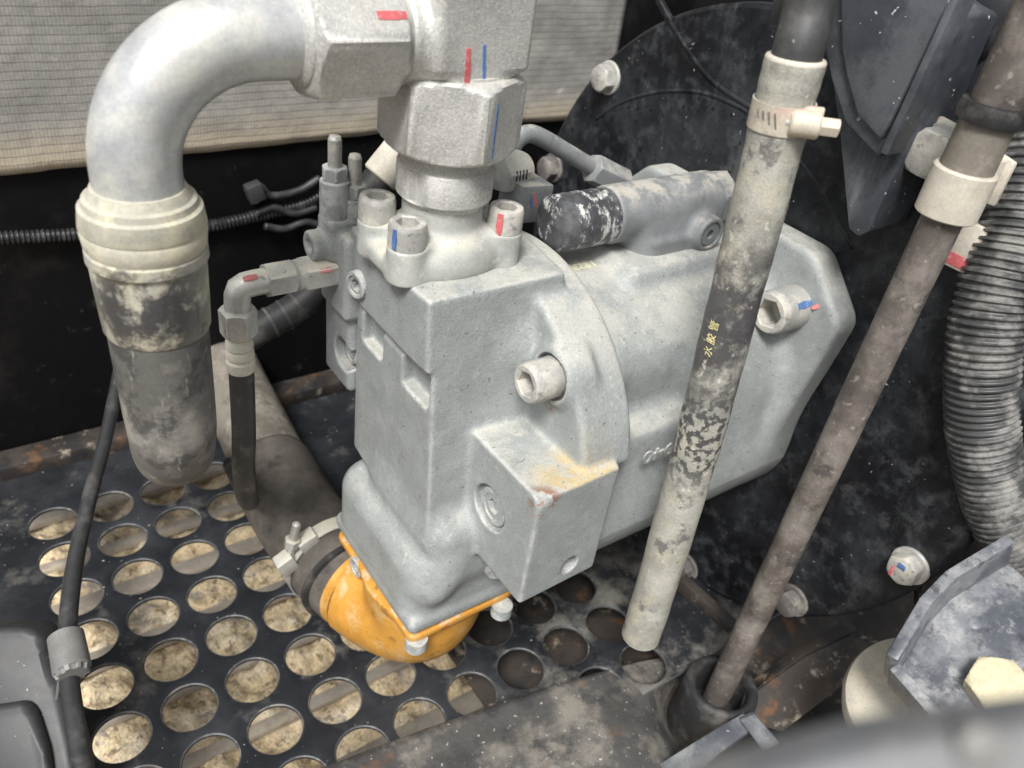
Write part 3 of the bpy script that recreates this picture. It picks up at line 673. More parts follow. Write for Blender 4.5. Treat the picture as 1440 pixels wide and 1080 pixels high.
# control block on the far side, with two adjusting screws
ctrl = nets(lambda X, Y, Z: smax(smax(smin(smin(smin(bx(-4, 42, 86, 124, -62, -6, 4)(X, Y, Z), bx(1, 30, 90, 128, -120, -44, 4)(X, Y, Z), 5), bx(-10, 16, 96, 114, -24, 2, 3)(X, Y, Z), 5),
                                      sd_cyl((0, 105, -15), (-1, 0, 0), 9, 19, 1.5)(X, Y, Z), 3), -sd_cyl((-5, 100, -94), (1, 0, 0), 11.5, 16, .6)(X, Y, Z), .8),
                                 -sd_cyl((-22, 105, -15), (1, 0, 0), 4, 6, .5)(X, Y, Z), .6), (-24, 80, -124), (46, 132, 6), 1.0)
cb = make('control_block', ctrl, M['cast'], pump, 180)
make('recessed_plug', plug((9.5, 100, -94), (-1, 0, 0), 8.5, 7), M['cast'], cb)
for (u, v, w0, wc, wt_) in ((-2, 106, -4, 24, 49), (9.5, 104, -6, 13, 38)):
    a = make('adjuster_post', radial((u, v, w0), (0, 0, 1), [(0, 8.8), (wc - w0 - 1, 8.6), (wc - w0, 7.6)], 40), M['cast'], cb)
    make('lock_nut', nut((u, v, wc), (0, 0, 1), 7.5, 13.5, .3), M['cast'], cb)
    zz = np.arange(wc + 7, wt_ - 1, .55); make('adjuster_thread', radial((u, v, 0), (0, 0, 1), [(z, 4.0 if i % 2 else 3.5) for i, z in enumerate(zz)] + [(wt_, 3.2), (wt_, 0)], 24), M['bolt'], cb, 180)

# cast and stamped characters
def letters(txt, size, depth, mapper, mat, parent, name='lettering', bold=0.0):
    cu = bpy.data.curves.new('t', 'FONT'); cu.body = txt; cu.size = size; cu.extrude = depth; cu.align_x = 'CENTER'; cu.align_y = 'CENTER'; cu.resolution_u = 3; cu.offset = bold
    ob = bpy.data.objects.new('t', cu); COL.objects.link(ob); bpy.context.view_layer.update()
    me = bpy.data.meshes.new_from_object(ob.evaluated_get(bpy.context.evaluated_depsgraph_get()))
    bm = bmesh.new(); bm.from_mesh(me); bmesh.ops.remove_doubles(bm, verts=bm.verts, dist=1e-4)
    V = np.array([mapper(*v.co) for v in bm.verts]); bm.verts.index_update(); F = [tuple(v.index for v in f.verts) for f in bm.faces]; bm.free()
    bpy.data.objects.remove(ob); bpy.data.curves.remove(cu); bpy.data.meshes.remove(me)
    return make(name, (V, F), mat, parent, 30) if len(V) else None
def on_barrel(u0, ang, flip=1):
    """text laid round the barrel: reading direction along the axis"""
    def f(x, y, z):
        r = 93.0 + z; a = R_(ang) + flip * y / 93.0; return (u0 + flip * x, AXV - r * math.sin(a), AXW + r * math.cos(a))
    return f
v_ = Z_(822, 375, -20); letters('I 6530', 8.5, .3, on_barrel(131, math.degrees(math.asin((40 - 30.7) / 93)), -1), M['stampbg'], pump, 'stamped_number', .25)
lb = X_(905, 597, 140)
letters('940', 13, .6, lambda x, y, z: (138 - x * 1.35, -62.4 - z, -104 - y + x * .0), M['cast'], pump, 'cast_number', .2)

# ================================================================== port flange on the pump top
CU, CV = 32.3, 43.6
pf = thing('port_flange', 'pale grey port flange bolted on top of the pump under the big nut', 'flange', (CU, CV, 0))
SCR = [(CU - 30.5, CV - 17), (CU + 30.5, CV - 17), (CU - 30.5, CV + 17), (CU + 30.5, CV + 17)]
def flange(X, Y, Z):
    a = bx(CU - 41, CU + 41, CV - 29, CV + 29, -1, 11, 5)(X, Y, Z)
    a = smax(a, np.sqrt(((X - CU) / 45) ** 2 + ((Y - CV) / 29) ** 2) * 29 - 29, 5)
    for (u, v) in SCR: a = smin(a, sd_cyl((u, v, -1), (0, 0, 1), 10.4, 20, 1.2)(X, Y, Z), 4)
    a = smin(a, sd_cyl((CU, CV, 0), (0, 0, 1), 29, 21, 8)(X, Y, Z), 10)
    a = smin(a, sd_cyl((CU, CV, 0), (0, 0, 1), 22, 36, 1)(X, Y, Z), 5)
    return a
make('base', nets(flange, (CU - 52, CV - 42, -2), (CU + 52, CV + 42, 44), .8), M['cast_light'], pf, 180)
def flats(r): return lambda th: np.minimum(r, (r * .93) / np.maximum(.05, np.abs(np.cos(th - R_(196)))))
make('threaded_collar', radial((CU, CV, 33), (0, 0, 1), [(0, 21.2), (1, 22), (4, 22.4), (4.5, 25), (5.5, flats(25.9)), (21, flats(25.9)), (22, 25.2), (22.4, 24), (24.5, 24), (25, 24.8), (29, 24.8), (30, 22)], 96), M['forged'], pf)
for k, (u, v) in enumerate(SCR):
    s = make('socket_screw', capscrew((u, v, 18.6), (0, 0, 1), 14, 20, 11), M['bolt'], pf)
def on_screw(u, v, ang, w0, w1, wd, mat):
    n = np.array([math.cos(R_(ang)), math.sin(R_(ang)), 0]); P = [np.array([u, v, 0]) + n * 10.2 + (0, 0, z) for z in np.linspace(w0, w1, 5)]
    make('paint_mark', strip(P, n, .35, wd), mat, pf)
on_screw(*SCR[0], 202, 20, 31, 3.2, M['blue']); on_screw(*SCR[1], 218, 19, 31.5, 4.0, M['red'])

# ================================================================== steel elbow fitting above it
ef = thing('elbow_fitting', 'blasted steel elbow fitting with two big hex nuts above the pump', 'pipe fitting', (CU, CV, 62))
BW = 119.0
def elbow(X, Y, Z):
    a = bx(CU - 26, CU + 27, CV - 26, CV + 26, 89, 152, 3.5)(X, Y, Z)
    c = sd_cyl((CU, CV, 87), (0, 0, 1), 27.2, 72, 2.5)(X, Y, Z)
    low = smax(a, np.minimum(c, 105.0 - Z * -1.0 * 0 + 0 * Z), .5) if False else a
    cut = smax(a, c, 2.0)
    t = np.clip((Z - 100) / 8.0, 0, 1)
    a = cut * (1 - t) + a * t
    a = smin(a, sd_cyl((CU - 20, CV, BW), (-1, 0, 0), 23, 16, 3)(X, Y, Z), 7)
    return a
make('body', nets(elbow, (-14, 12, 85), (66, 76, 156), .8), M['forged'], ef, 180)
make('nut', nut((CU, CV, 63), (0, 0, 1), 40, 64, R_(3), None, .955), M['forged'], ef)
make('nut_lip', radial((CU, CV, 101), (0, 0, 1), [(0, 27), (3.2, 27), (4, 25)], 64), M['forged'], ef)
make('nut', nut((CU - 38, CV, BW), (-1, 0, 0), 43, 50, R_(52), None, .94), M['forged'], ef)
make('lip', radial((CU - 25, CV, BW), (-1, 0, 0), [(0, 21.5), (10, 22), (14, 22)], 64), M['zinc'], ef)
fr = CV - 26.0
P0 = [Y_(659, 68, fr), Y_(656, 130, fr)]; make('paint_mark', strip([P0[0] + (P0[1] - P0[0]) * t + (0, -.1, 0) for t in np.linspace(0, 1, 7)], (0, -1, 0), .3, 3.0), M['red'], ef)
P0 = [Y_(681, 63, fr), Y_(680, 129, fr)]; make('paint_mark', strip([P0[0] + (P0[1] - P0[0]) * t + (0, -.1, 0) for t in np.linspace(0, 1, 7)], (0, -1, 0), .3, 1.8), M['blue'], ef)
# mark on the nut face that points right-front
na = R_(237 + 60); nn = np.array([math.cos(na), math.sin(na), 0]); nt_ = np.array([-nn[1], nn[0], 0])
P0 = [np.array([CU, CV, 0]) + nn * 32.05 + nt_ * -11 + (0, 0, z) for z in np.linspace(68, 95, 8)]
make('paint_mark', strip(P0, nn, .3, 1.3), M['blue'], ef)
# mark on the upper face of the left nut
fa = R_(-82 + 30); 
def nutface(th, off, du): 
    n = np.array([0, math.sin(th), math.cos(th)]); t = np.array([0, math.cos(th), -math.sin(th)]); return np.array([CU - 38 - du, CV, BW]) + n * 25.05 + t * off, n
pts = [nutface(fa, -3.5, d_)[0] for d_ in np.linspace(2, 16, 6)]
make('paint_mark', strip(pts, nutface(fa, 0, 0)[1], .3, 4.0), M['red'], ef)

# ================================================================== bent tube and big hose on the left
HU = -120.0
bt = thing('bent_hose_assembly', 'thick silver bent tube with a greasy collar and grey hose hanging down', 'hose', (HU, CV, 60))
path = [(CU - 60 - 3 * k, CV, BW) for k in range(20)]
bc = np.array([HU + 52, CV, BW - 52])
path = [p for p in path if p[0] > HU + 54] + [bc + 52 * np.array([-math.sin(t), 0, math.cos(t)]) for t in np.linspace(0, math.pi / 2, 28)] + [(HU, CV, z) for z in np.linspace(BW - 56, 52, 6)]
make('bent_tube', tube(path, 18.2, 64), M['tube'], bt, 180)
make('tube_sleeve', radial((CU - 79, CV, BW), (-1, 0, 0), [(0, 22), (3, 21.5), (5, 19.5), (5.5, 18)], 64), M['forged'], bt)
make('collar', radial((HU, CV, 60), (0, 0, -1), [(0, 17.5), (0.3, 19.2), (4.5, 21.2), (5.2, 23.0), (8, 23.6), (9, 25.2), (17, 26.3), (18.5, 25.6), (20, 26.2), (26, 25.6), (29, 24)], 80), M['collar'], bt)
def fer(r, k): return lambda th: r * (1 - .018 * (np.abs(((th * 10 / 2 / math.pi) % 1) - .5) < .06)) - .25 * np.cos(th * 5 + k)
make('ferrule', radial((HU, CV, 33), (0, 0, -1), [(0, 24), (1.5, 25.6), (6, 25.8), (7.5, 24.6), (9, 24.4), (10, fer(24.6, 0)), (26, fer(24.2, .3)), (41, fer(23.6, .6)), (43, 23), (43.5, 21)], 120), M['ferrule'], bt)
vd = ray(250, 640); vd = vd / np.linalg.norm(vd)
hp_ = [np.array([HU, CV, z]) for z in (-6, -18, -30, -44, -58, -70)]
e = hp_[-1]
hp_ += [e + q for q in np.array([(.2, 3, -13), (1.5, 10, -24), (4, 24, -36), (13, 68, -62), (24, 122, -104), (36, 180, -156)])]
make('rubber_hose', tube(spline(hp_, 10), np.interp(np.arange(len(hp_) * 10 - 9), [0, 40, 75, 200], [22.6, 22.0, 20.6, 19.6]), 56), M['hose_grey'], bt, 180)

# ================================================================== small hose with its elbow
sv = 105.0; sw = -33.0
sh = thing('small_hose', 'thin hydraulic hose with a small steel elbow joined to the control block', 'hose', (-62, sv, sw - 60))
make('adapter_hex', nut((-3, sv, sw), (-1, 0, 0), 21, 20, .5), M['zinc'], sh)
make('adapter_ring', radial((-23, sv, sw), (-1, 0, 0), [(0, 8.6), (1, 9.4), (4, 9.4), (5, 8), (9, 8)], 40), M['zinc'], sh)
make('hex_nut', nut((-29, sv, sw), (-1, 0, 0), 17, 19, .5), M['zinc'], sh)
make('elbow', merge(tube([(-44, sv, sw), (-52, sv, sw), (-58, sv, sw - .5), (-61, sv, sw - 2), (-62.5, sv, sw - 6), (-63, sv, sw - 14), (-63, sv, sw - 22)], 7.6, 24)), M['zinc'], sh, 40)
make('hex_nut', nut((-63, sv, sw - 15), (0, 0, -1), 17, 19.5, .1), M['zinc'], sh)
make('crimp_ferrule', radial((-63.5, sv, sw - 31), (0, 0, -1), [(0, 6), (1, 7.4), (3, 7.4), (4, 6.6), (6, 8), (10, 8.3), (11.5, 7.2), (13, 8.3), (17, 8.5), (18.5, 7.4), (20, 8.6), (25, 8.6), (27, 8.2), (27.5, 6)], 40), M['white_sticker'], sh)
make('rubber_hose', tube(spline([(-63.5, sv, sw - 56), (-64, sv, sw - 80), (-65, sv, sw - 110), (-66, sv + 3, sw - 140), (-62, sv + 14, sw - 175), (-50, sv + 50, sw - 215), (-40, sv + 120, sw - 240)], 8), 7.6, 24), M['hose_small'], sh, 180)
for (u0, col_) in ((-8, 'pink'), (-52, 'pink')):
    make('paint_mark', strip([(u0 - t, sv - (9.2 if u0 > -20 else 4.5), sw + (5.2 if u0 > -20 else 6.3)) for t in np.linspace(0, 8, 4)], (0, -.75, .65), .8, 3.2), M[col_], sh)

# ================================================================== suction elbow and suction pipe
se = thing('suction_elbow', 'glossy orange yellow suction elbow under the pump', 'pipe elbow', (34, 30, -300))
EZ = FZ + 42
def suction(X, Y, Z):
    a = sd_prism([(-8, -26), (80, -24), (84, 30), (78, 90), (-10, 92)], -245, -238.6, 2.2)(X, Y, Z)
    a = smax(a, np.sqrt((X - 34) ** 2 + (Y - 30) ** 2) - 68, 4)
    P = spline([(33, 26, -236), (32, 22, -256), (27, 24, -279), (14, 46, -291), (0, 72, -291)], 6); t = None
    for p, r in zip(P[::2], np.linspace(45, 33, len(P[::2]))):
        s = np.sqrt((X - p[0]) ** 2 + (Y - p[1]) ** 2 + (Z - p[2]) ** 2) - r; t = s if t is None else smin(t, s, 5)
    t = np.maximum(t, (X - 6) * -.5 + (Y - 76) * .86)
    t = np.maximum(t, Z + 240)
    return smin(a, t, 5)
make('body', nets(suction, (-50, -45, -334), (92, 100, -236), 1.0), M['yellow'], se, 180)
ed = np.array([-.24, .96, 0.02]); ed /= np.linalg.norm(ed)
eo = np.array([4., 68, -291])
make('bead', radial(eo, ed, [(0, 33), (2, 35), (7, 35.5), (9, 34), (10, 30)], 64), M['yellow'], se)
for q in [(585, 905), (705, 858)]:
    p = Z_(*q, -250); make('flange_bolt', merge(radial((p[0], p[1], -262), (0, 0, 1), [(8, 6.5), (9.2, 7.5), (18, 7.5)], 28)), M['cast'], se)
sp = thing('suction_pipe', 'muddy suction pipe with a brown rubber sleeve and steel band clamp', 'pipe', (-10, 200, FZ))
pc = [eo + ed * 4, (-5, 112, -292), (-8, 180, -292), (-2, 260, -292), (4, 340, -290), (8, 384, -289)]
P = spline(pc, 14); i0 = int(len(P) * .54)
make('rubber_sleeve', tube(P[:i0], np.r_[np.full(i0 - 2, 36.0), 35, 33.5], 56), M['sleeve'], sp, 180)
make('steel_pipe', tube(P[i0 - 8:], 32.5, 56), M['pipe'], sp, 180)
cc = np.array([-4., 100, -291]); cdv = np.array([-.05, 1, 0.])
make('rubber_collar', radial(cc + (2, -22, 0), cdv, [(0, 34), (1, 37.2), (5, 37.2), (6, 36)], 64), M['rubber'], sp)
band = make('band_clamp', radial(cc, cdv, [(0, 36.4), (0, 37.6), (12, 37.6), (12, 36.4)], 72, cap0=False, cap1=False), M['zinc'], sp)
lug = cc + np.array([-20, 4, 32.]); 
make('clamp_lug', obox(lug, (7, 0, 3), (0, 6, 0), (-2, 0, 5), 1.2), M['zinc'], sp)
make('clamp_lug', obox(lug + (-18, -2, -14), (6, 0, 3), (0, 6, 0), (-3, 0, 7), 1.2), M['zinc'], sp)
make('clamp_bolt', radial(lug + (-14, 0, -8), (.18, -.05, 1), [(-14, 3.2)] + [(z, 3.3 if k % 2 else 2.9) for k, z in enumerate(np.arange(-12, 32, .8))] + [(33, 0)], 20), M['zinc'], sp, 180)
make('clamp_nut', nut(lug + (-12.5, 0, 0), (.18, -.05, 1), 7, 10.5, .3), M['zinc'], sp)

# ================================================================== thin steel pipe and fitting behind the pump neck
tp = thing('thin_steel_pipe', 'thin bent grey steel pipe running behind the big nut to the pump valve', 'pipe', Y_(790, 215, 110))
make('pipe', tube(spline([Y_(q[0], q[1], 110) for q in [(712, 262), (716, 222), (726, 198), (744, 188), (766, 196), (800, 216), (840, 239), (872, 254)]], 8), 6.0, 24), M['stub'], tp, 180)
a, b = Y_(832, 236, 108), Y_(876, 258, 104); make('pipe_nut', nut(a, b - a, float(np.linalg.norm(b - a)), 19, .4), M['stub'], tp)
rf = thing('rear_fitting', 'grey fitting with red and blue paint marks half hidden behind the big nut', 'pipe fitting', Y_(725, 280, 92))
a = Y_(700, 243, 92); make('hex_nut', nut(a, (1, .1, .02), 18, 23, .2), M['cast_light'], rf)
make('ring', radial(a + (17, 1.5, 0), (1, .1, .02), [(0, 9), (0.5, 10), (5, 10), (6, 8)], 40), M['clampsteel'], rf)
c = Y_(738, 278, 88); make('body', obox(c, (14, 1, -1.5), (0, 12, 0), (1, 0, 13), 2.5), M['stub'], rf)
for du, cl_ in ((-2.5, 'blue'), (1.0, 'pink')):
    make('paint_mark', strip([c + (du - 4 + t * 4, -12.1, 9 - t * 11) for t in np.linspace(0, 1, 5)], (0, -1, 0), .3, 2.0), M[cl_], rf)
for k in range(4): make('tick', strip([a + (6 + k * 2.6, -11.9 + k * .1, 5.0), a + (6.5 + k * 2.6, -11.9 + k * .1, -1.5)], (0, -1, .1), .4, .8), M['ink'], rf)
a, b = Y_(524, 262, 135), Y_(570, 205, 135)
tf = thing('tan_hose_end', 'tan dusty hose end slanting up behind the two adjusting screws', 'hose end', a)
make('sleeve', radial(a + (b - a) * .2, b - a, [(0, 11), (1, 12), (26, 12), (30, 12)], 40), M['clip'], tf); make('rubber', tube([a - (b - a) * .25, a + (b - a) * .25], 10, 32), M['rubber'], tf)

# thin ribbed conduit clipped across the black panel
def ribbed(path, r, pitch, depth, n=28, jit=0.0, sub=8):
    P = spline(path, 60); s = np.r_[0, np.cumsum(np.linalg.norm(np.diff(P, axis=0), axis=1))]
    m = int(s[-1] / pitch * sub); ss = np.linspace(0, s[-1], m); Q = np.stack([np.interp(ss, s, P[:, k]) for k in range(3)], 1)
    ph = ss / pitch; rnd = np.random.RandomState(3); jj = rnd.uniform(-1, 1, int(ph[-1]) + 3)
    w = (.5 + .5 * np.cos(2 * math.pi * ph)); w = np.clip(w * 1.9 - .35, 0, 1)
    rr = r * (1 - depth * (1 - w)) * (1 + jit * jj[np.round(ph).astype(int)])
    return tube(Q, rr, n)
tag(make('thin_conduit', ribbed([Y_(q[0], q[1], 376) for q in [(-60, 338), (60, 332), (180, 326), (290, 318), (360, 304), (430, 286), (470, 262)]], 5.6, 3.6, .22, 20), M['conduit_black'], None, 50), 'thin black ribbed conduit running across the black panel behind the pump', 'conduit')

# ================================================================== old water hose hanging in front of the pump
wh = thing('water_hose', 'old pale rubber water hose with black scuffs hanging cut off beside the pump', 'hose', D_(898, 905, .572))
wc = [(1119, 84, .356), (1100, 155, .368), (1078, 245, .385), (1032, 425, .421), (1003, 540, .447), (975, 645, .475), (930, 800, .528), (901, 893, .566)]
hpath = spline([D_(*q) for q in wc], 16); HR = 13.2
rad = np.full(len(hpath), HR); rad *= 1 + .012 * np.sin(np.arange(len(hpath)) * .37) + .008 * np.sin(np.arange(len(hpath)) * .91)
hv, hf = tube(hpath, rad, 56, caps=False)
n0 = 56; P0, T0 = hpath[0], hpath[1] - hpath[0]; P1, T1 = hpath[-1], hpath[-1] - hpath[-2]; T1 = T1 / np.linalg.norm(T1)
make('hose', (hv, hf), M['braid'], wh, 180)
make('cut_end', radial(P1 - T1 * .5, T1, [(0, HR), (1.0, HR * .985), (2.4, HR * .90), (3.0, HR * .74), (2.2, HR * .66), (-1, HR * .62), (-1, 0)], 48), M['braid'], wh, 60)
T0 = T0 / np.linalg.norm(T0)
make('mouth', radial(P0 + T0 * 1.0, -T0, [(0, HR * 1.0), (1.2, HR * 1.01), (2.2, HR * .96), (2.4, HR * .80), (1.5, HR * .76), (-4, HR * .74), (-4, 0)], 48), M['clip'], wh, 60)
make('inner_pipe', tube(spline([P0 + T0 * 8, P0 - T0 * 6, D_(1136, 20, .35), D_(1150, -60, .34)], 8), 11.0, 40), M['plastic'], wh, 180)
make('outer_pipe', tube([D_(1122, 38, .372), D_(1128, 0, .368), D_(1136, -60, .36)], 12.5, 40), M['plastic'], wh, 180)
# band clamp with its worm screw
i = 17; cp, ct = hpath[i], hpath[i + 1] - hpath[i]; ct = ct / np.linalg.norm(ct)
make('clamp_band', radial(cp - ct * 6.2, ct, [(0, HR + .1), (0, HR + .9), (12.6, HR + .9), (12.6, HR + .1)], 64, cap0=False, cap1=False), M['clampsteel'], wh)
tc = CAM - (K + cp / 1000); tc = tc / np.linalg.norm(tc); tc -= ct * (tc @ ct); tc /= np.linalg.norm(tc); sd = np.cross(ct, tc)
if (RR[0] @ sd) < 0: sd = -sd
hc = cp + tc * (HR - 1.5) * .72 + sd * (HR - 3)
sdir_ = sd * .93 - tc * .1; sdir_ /= np.linalg.norm(sdir_)
make('screw_housing', radial(hc - sdir_ * 6 + tc * 2.2, sdir_, [(0, 0), (0, 5.0), (1, 5.9), (12, 6.0), (13, 5.2), (13.2, 3)], 32), M['clampsteel'], wh)
make('screw_saddle', obox(hc + tc * -1.5, sdir_ * 7.5, ct * 6.8, tc * 2.2, 1.0), M['clampsteel'], wh)
make('screw_head', nut(hc + sdir_ * 6.5 + tc * 2.2, sdir_, 8.5, 7.4, .2, None, .93), M['clampsteel'], wh)
make('screw_slot', obox(hc + sdir_ * 14.6 + tc * 2.2, sdir_ * .6, ct * .7, tc * 3.6, 0), M['ink'], wh)
make('rivet', radial(hc - sdir_ * 7.5 + tc * 2.6, tc + -sd * .4, [(-2, 2.4), (1.0, 2.4), (1.8, 1.4), (2, 0)], 20), M['zinc'], wh)
for k in range(4):
    ag = -.12 - .2 * k; nn_ = tc * math.cos(ag) + sd * math.sin(ag)
    make('band_slot', strip([cp + nn_ * (HR + .95) + ct * (3.4 - .3 * k) + sd * .9, cp + nn_ * (HR + .95) - ct * 3.4 - sd * .9], nn_, .12, 1.1), M['darkbolt'], wh)
# yellow characters printed along the hose
def on_hose(s0, ang):
    L_ = np.r_[0, np.cumsum(np.linalg.norm(np.diff(hpath, axis=0), axis=1))]
    def f(x, y, z):
        s_ = s0 - x; p = np.array([np.interp(s_, L_, hpath[:, k]) for k in range(3)]); r = HR * 1.012 + .12 + z
        a_ = ang - y / HR; return p + r * (tc * math.cos(a_) + sd * math.sin(a_))
    return f
Lh = np.r_[0, np.cumsum(np.linalg.norm(np.diff(hpath, axis=0), axis=1))]
k = int(np.argmin(np.abs((np.array([np.dot(RR[1], K + p / 1000 - CAM) / np.dot(RR[2], K + p / 1000 - CAM) * FPX + 540 for p in hpath])) - 466)))
letters('\u6c34 \u80f6 \u7ba1', 5.8, .04, on_hose(Lh[k], -.5), M['print'], wh, 'printed_characters', .03)

# ================================================================== brown tube on the right, its clip and its rubber boot
r0 = D_(1325, 310, .42)
def rod_w(py):
    ws = np.linspace(300, -520, 3000); p = K + np.c_[np.full(3000, r0[0]), np.full(3000, r0[1]), ws] / 1000 - CAM
    return float(ws[np.argmin(np.abs(p @ RR[1] / (p @ RR[2]) * FPX + 540 - py))])
rt = thing('brown_tube', 'long straight brown rusty tube standing in a black rubber boot', 'tube', (r0[0], r0[1], rod_w(985)))
LEAN = np.array([-11., -2, 0])
wl_, wh_ = rod_w(1000), rod_w(190)
make('tube', tube([np.array([r0[0], r0[1], z]) + LEAN * (wh_ - z) / (wh_ - wl_) for z in np.linspace(wl_, wh_, 30)], 10.3, 40), M['rod'], rt, 180)
make('cracked_sleeve', radial((r0[0], r0[1], rod_w(246)), (0, 0, 1), [(0, 10.5), (0, 13.0), (rod_w(160) - rod_w(246), 12.6), (rod_w(158) - rod_w(246), 10)], 48), M['pipe'], rt)
make('rubber_ring', radial((r0[0], r0[1], rod_w(172)), (0, 0, 1), [(0, 12), (0.5, 15.4), (5, 16.2), (9, 15.2), (9.5, 11)], 48), M['rubber'], rt)
make('upper_tube', tube([(r0[0], r0[1], z) for z in np.linspace(rod_w(166), rod_w(-120), 10)], 12.2, 40), M['rod'], rt, 180)
bo = thing('rubber_boot', 'black rubber boot at the foot of the brown tube', 'boot', (r0[0], r0[1], rod_w(1130)))
w0 = rod_w(950); make('boot', radial((r0[0] - 12, r0[1] - 3, w0), (0, 0, -1), [(34, 0), (32, 18), (4, 20), (0, 21.5), (-1.2, 23.5), (-.6, 27), (3, 28.5), (30, 30), (80, 32), (120, 33)], 64), M['rubber'], bo, 60)
pc_ = thing('pipe_clip', 'cream coloured clip ring round the brown tube with a tab bolted to the housing', 'clip', (r0[0], r0[1], rod_w(300)))
w1, w2 = rod_w(302), rod_w(236)
make('ring', radial((r0[0], r0[1], w1), (0, 0, 1), [(0, 10), (0, 14.6), (.8, 15.4), (w2 - w1 - 1, 15.4), (w2 - w1, 14.6), (w2 - w1, 12.8), (w2 - w1 - 5, 12.6)], 64), M['clip'], pc_)
tb = X_(1304, 216, DU - 32); t0 = np.array([r0[0] + 6, r0[1] + 10, (w1 + w2) / 2 + 2]); t1 = np.array([DU - 15, tb[1], tb[2]])
wm = (w1 + w2) / 2
make('tab', slab([(DU - 20, tb[1] + 16, tb[2] - 10), (DU - 20, tb[1] + 17, tb[2] + 8), (DU - 20, tb[1] + 8, tb[2] + 17), (DU - 20, tb[1] - 8, tb[2] + 15), (DU - 20, r0[1] - 4, wm + 12), (DU - 20, r0[1] - 4, wm - 12), (DU - 20, tb[1], tb[2] - 17)], (4, 0, 0), 1.0), M['clip'], pc_)
make('web', obox(((r0[0] + 8 + DU - 16) / 2, r0[1] + 2, wm), ((DU - 16 - r0[0] - 8) / 2, 0, 0), (0, 2.5, 0), (0, 0, 12), 1), M['clip'], pc_)
hexbolt('hex_bolt', np.array([DU - 20, tb[1], tb[2]]), np.array([-1., 0, 0]), 24, 13, 15.5, M['bolt'], 'pale hex bolt holding the cream clip tab to the black housing', 'bolt', None, .1)
make('spacer', radial((DU, tb[1], tb[2]), (-1, 0, 0), [(0, 13), (20, 13)], 40), M['darkbolt'], pc_)
sb = X_(1366, 345, DU - 6); lo = sb - (8, 8, 14); hi = sb + (8, 8, 14)
st = make('small_tab', box(lo, hi, 1.5), M['clip']); tag(st, 'small pale metal tab with a red dab behind the brown tube', 'tab')
make('paint_dab', box((lo[0] - .4, lo[1] + 2, lo[2] + 2), (lo[0] + .2, hi[1] - 2, lo[2] + 9), .1), M['red'], st)

# ribbed conduit on the right
tag(make('ribbed_conduit', ribbed([D_(*q) for q in [(1470, 120, .45), (1447, 230, .45), (1424, 330, .455), (1396, 420, .463), (1383, 500, .472), (1380, 580, .484), (1390, 660, .497), (1412, 730, .508), (1448, 800, .52), (1490, 860, .53)]], 20.3, 4.4, .10, 48, .022, 9), M['conduit'], None, 60), 'thick grey ribbed conduit hanging on the right of the brown tube', 'conduit')

# ================================================================== black arm in front of the housing
br = thing('mounting_arm', 'blue black steel mounting arm above the housing, narrowing downwards', 'bracket', X_(1220, 330, 250))
poly_ = [X_(*q, 238) for q in [(1158, -40), (1160, 70), (1168, 110), (1188, 172), (1236, 222), (1258, 180), (1352, -10), (1366, -40)]]
make('front_plate', slab(poly_, (10, 0, 0), 1.6), M['arm'], br)
poly_ = [X_(*q, 234.5) for q in [(1180, -40), (1182, 68), (1188, 104), (1204, 162), (1238, 198), (1252, 172), (1340, -10), (1352, -40)]]
make('raised_face', slab(poly_, (5, 0, 0), 1.8, 3), M['arm'], br)
poly_ = [X_(*q, 250) for q in [(1162, 60), (1180, 190), (1192, 322), (1206, 334), (1222, 326), (1290, 176), (1352, 20), (1300, -20)]]
make('rib_plate', slab(poly_, (38, 0, 0), 2.0), M['arm'], br)
a, b = X_(1352, -10, 232), X_(1248, 216, 232); dd = b - a; make('edge_lip', obox((a + b) / 2 + (4, 0, 0), dd / 2, (8, 0, 0), np.cross((1, 0, 0), dd / np.linalg.norm(dd)) * 2.2, .8), M['arm'], br)
eb = thing('engine_casing', 'dull blue grey engine casing behind the mounting arm', 'casing', (300, -200, 40))
make('casing', slab([(296, -70, 60), (296, -260, -60), (296, -420, 120), (296, -330, 400), (296, 0, 420)], (60, 0, 0), 6), M['arm'], eb)
make('boss', radial(X_(1362, 8, 292), (-1, 0, 0), [(-4, 30), (0, 28), (6, 20), (10, 12), (10, 0)], 48), M['black'], eb)

# ================================================================== left side: cable, its clip and the dark cover
tag(make('black_cable', tube(spline([D_(*q) for q in [(176, 470, .66), (166, 530, .64), (150, 610, .61), (126, 700, .575), (106, 790, .545), (96, 870, .52), (96, 940, .50), (106, 1020, .478), (122, 1110, .455)]], 12), np.r_[np.linspace(4.3, 5.4, 50), np.full(47, 5.6)], 24), M['cable'], None, 180), 'black cable running down the side of the floor plate through a grey clip', 'cable')
gc = thing('cable_clip', 'grey plastic clip ring round the black cable', 'clip', D_(98, 955, .5))
a, b = D_(92, 893, .508), D_(102, 945, .494); make('ring', radial(a, b - a, [(0, 6), (0, 9.4), (.8, 10.4), (24, 10.8), (25, 10), (25, 6)], 40), M['greyclip'], gc)
make('toothed_edge', radial(a, b - a, [(24, 9), (25, lambda th: 9.6 + .5 * np.sign(np.sin(th * 9))), (28, lambda th: 8.4 + .7 * np.sign(np.sin(th * 9))), (28, 6)], 72), M['greyclip'], gc)
make('strap', obox(D_(84, 950, .505), D_(80, 975, .505) - D_(84, 940, .505), ray(84, 950) * 6, np.array([1.2, .5, 0]), .5), M['greyclip'], gc)
dc = thing('dark_cover', 'dark grey moulded cover beside the cable clip', 'cover', D_(30, 1080, .5))
fwd = RR[2] * 26
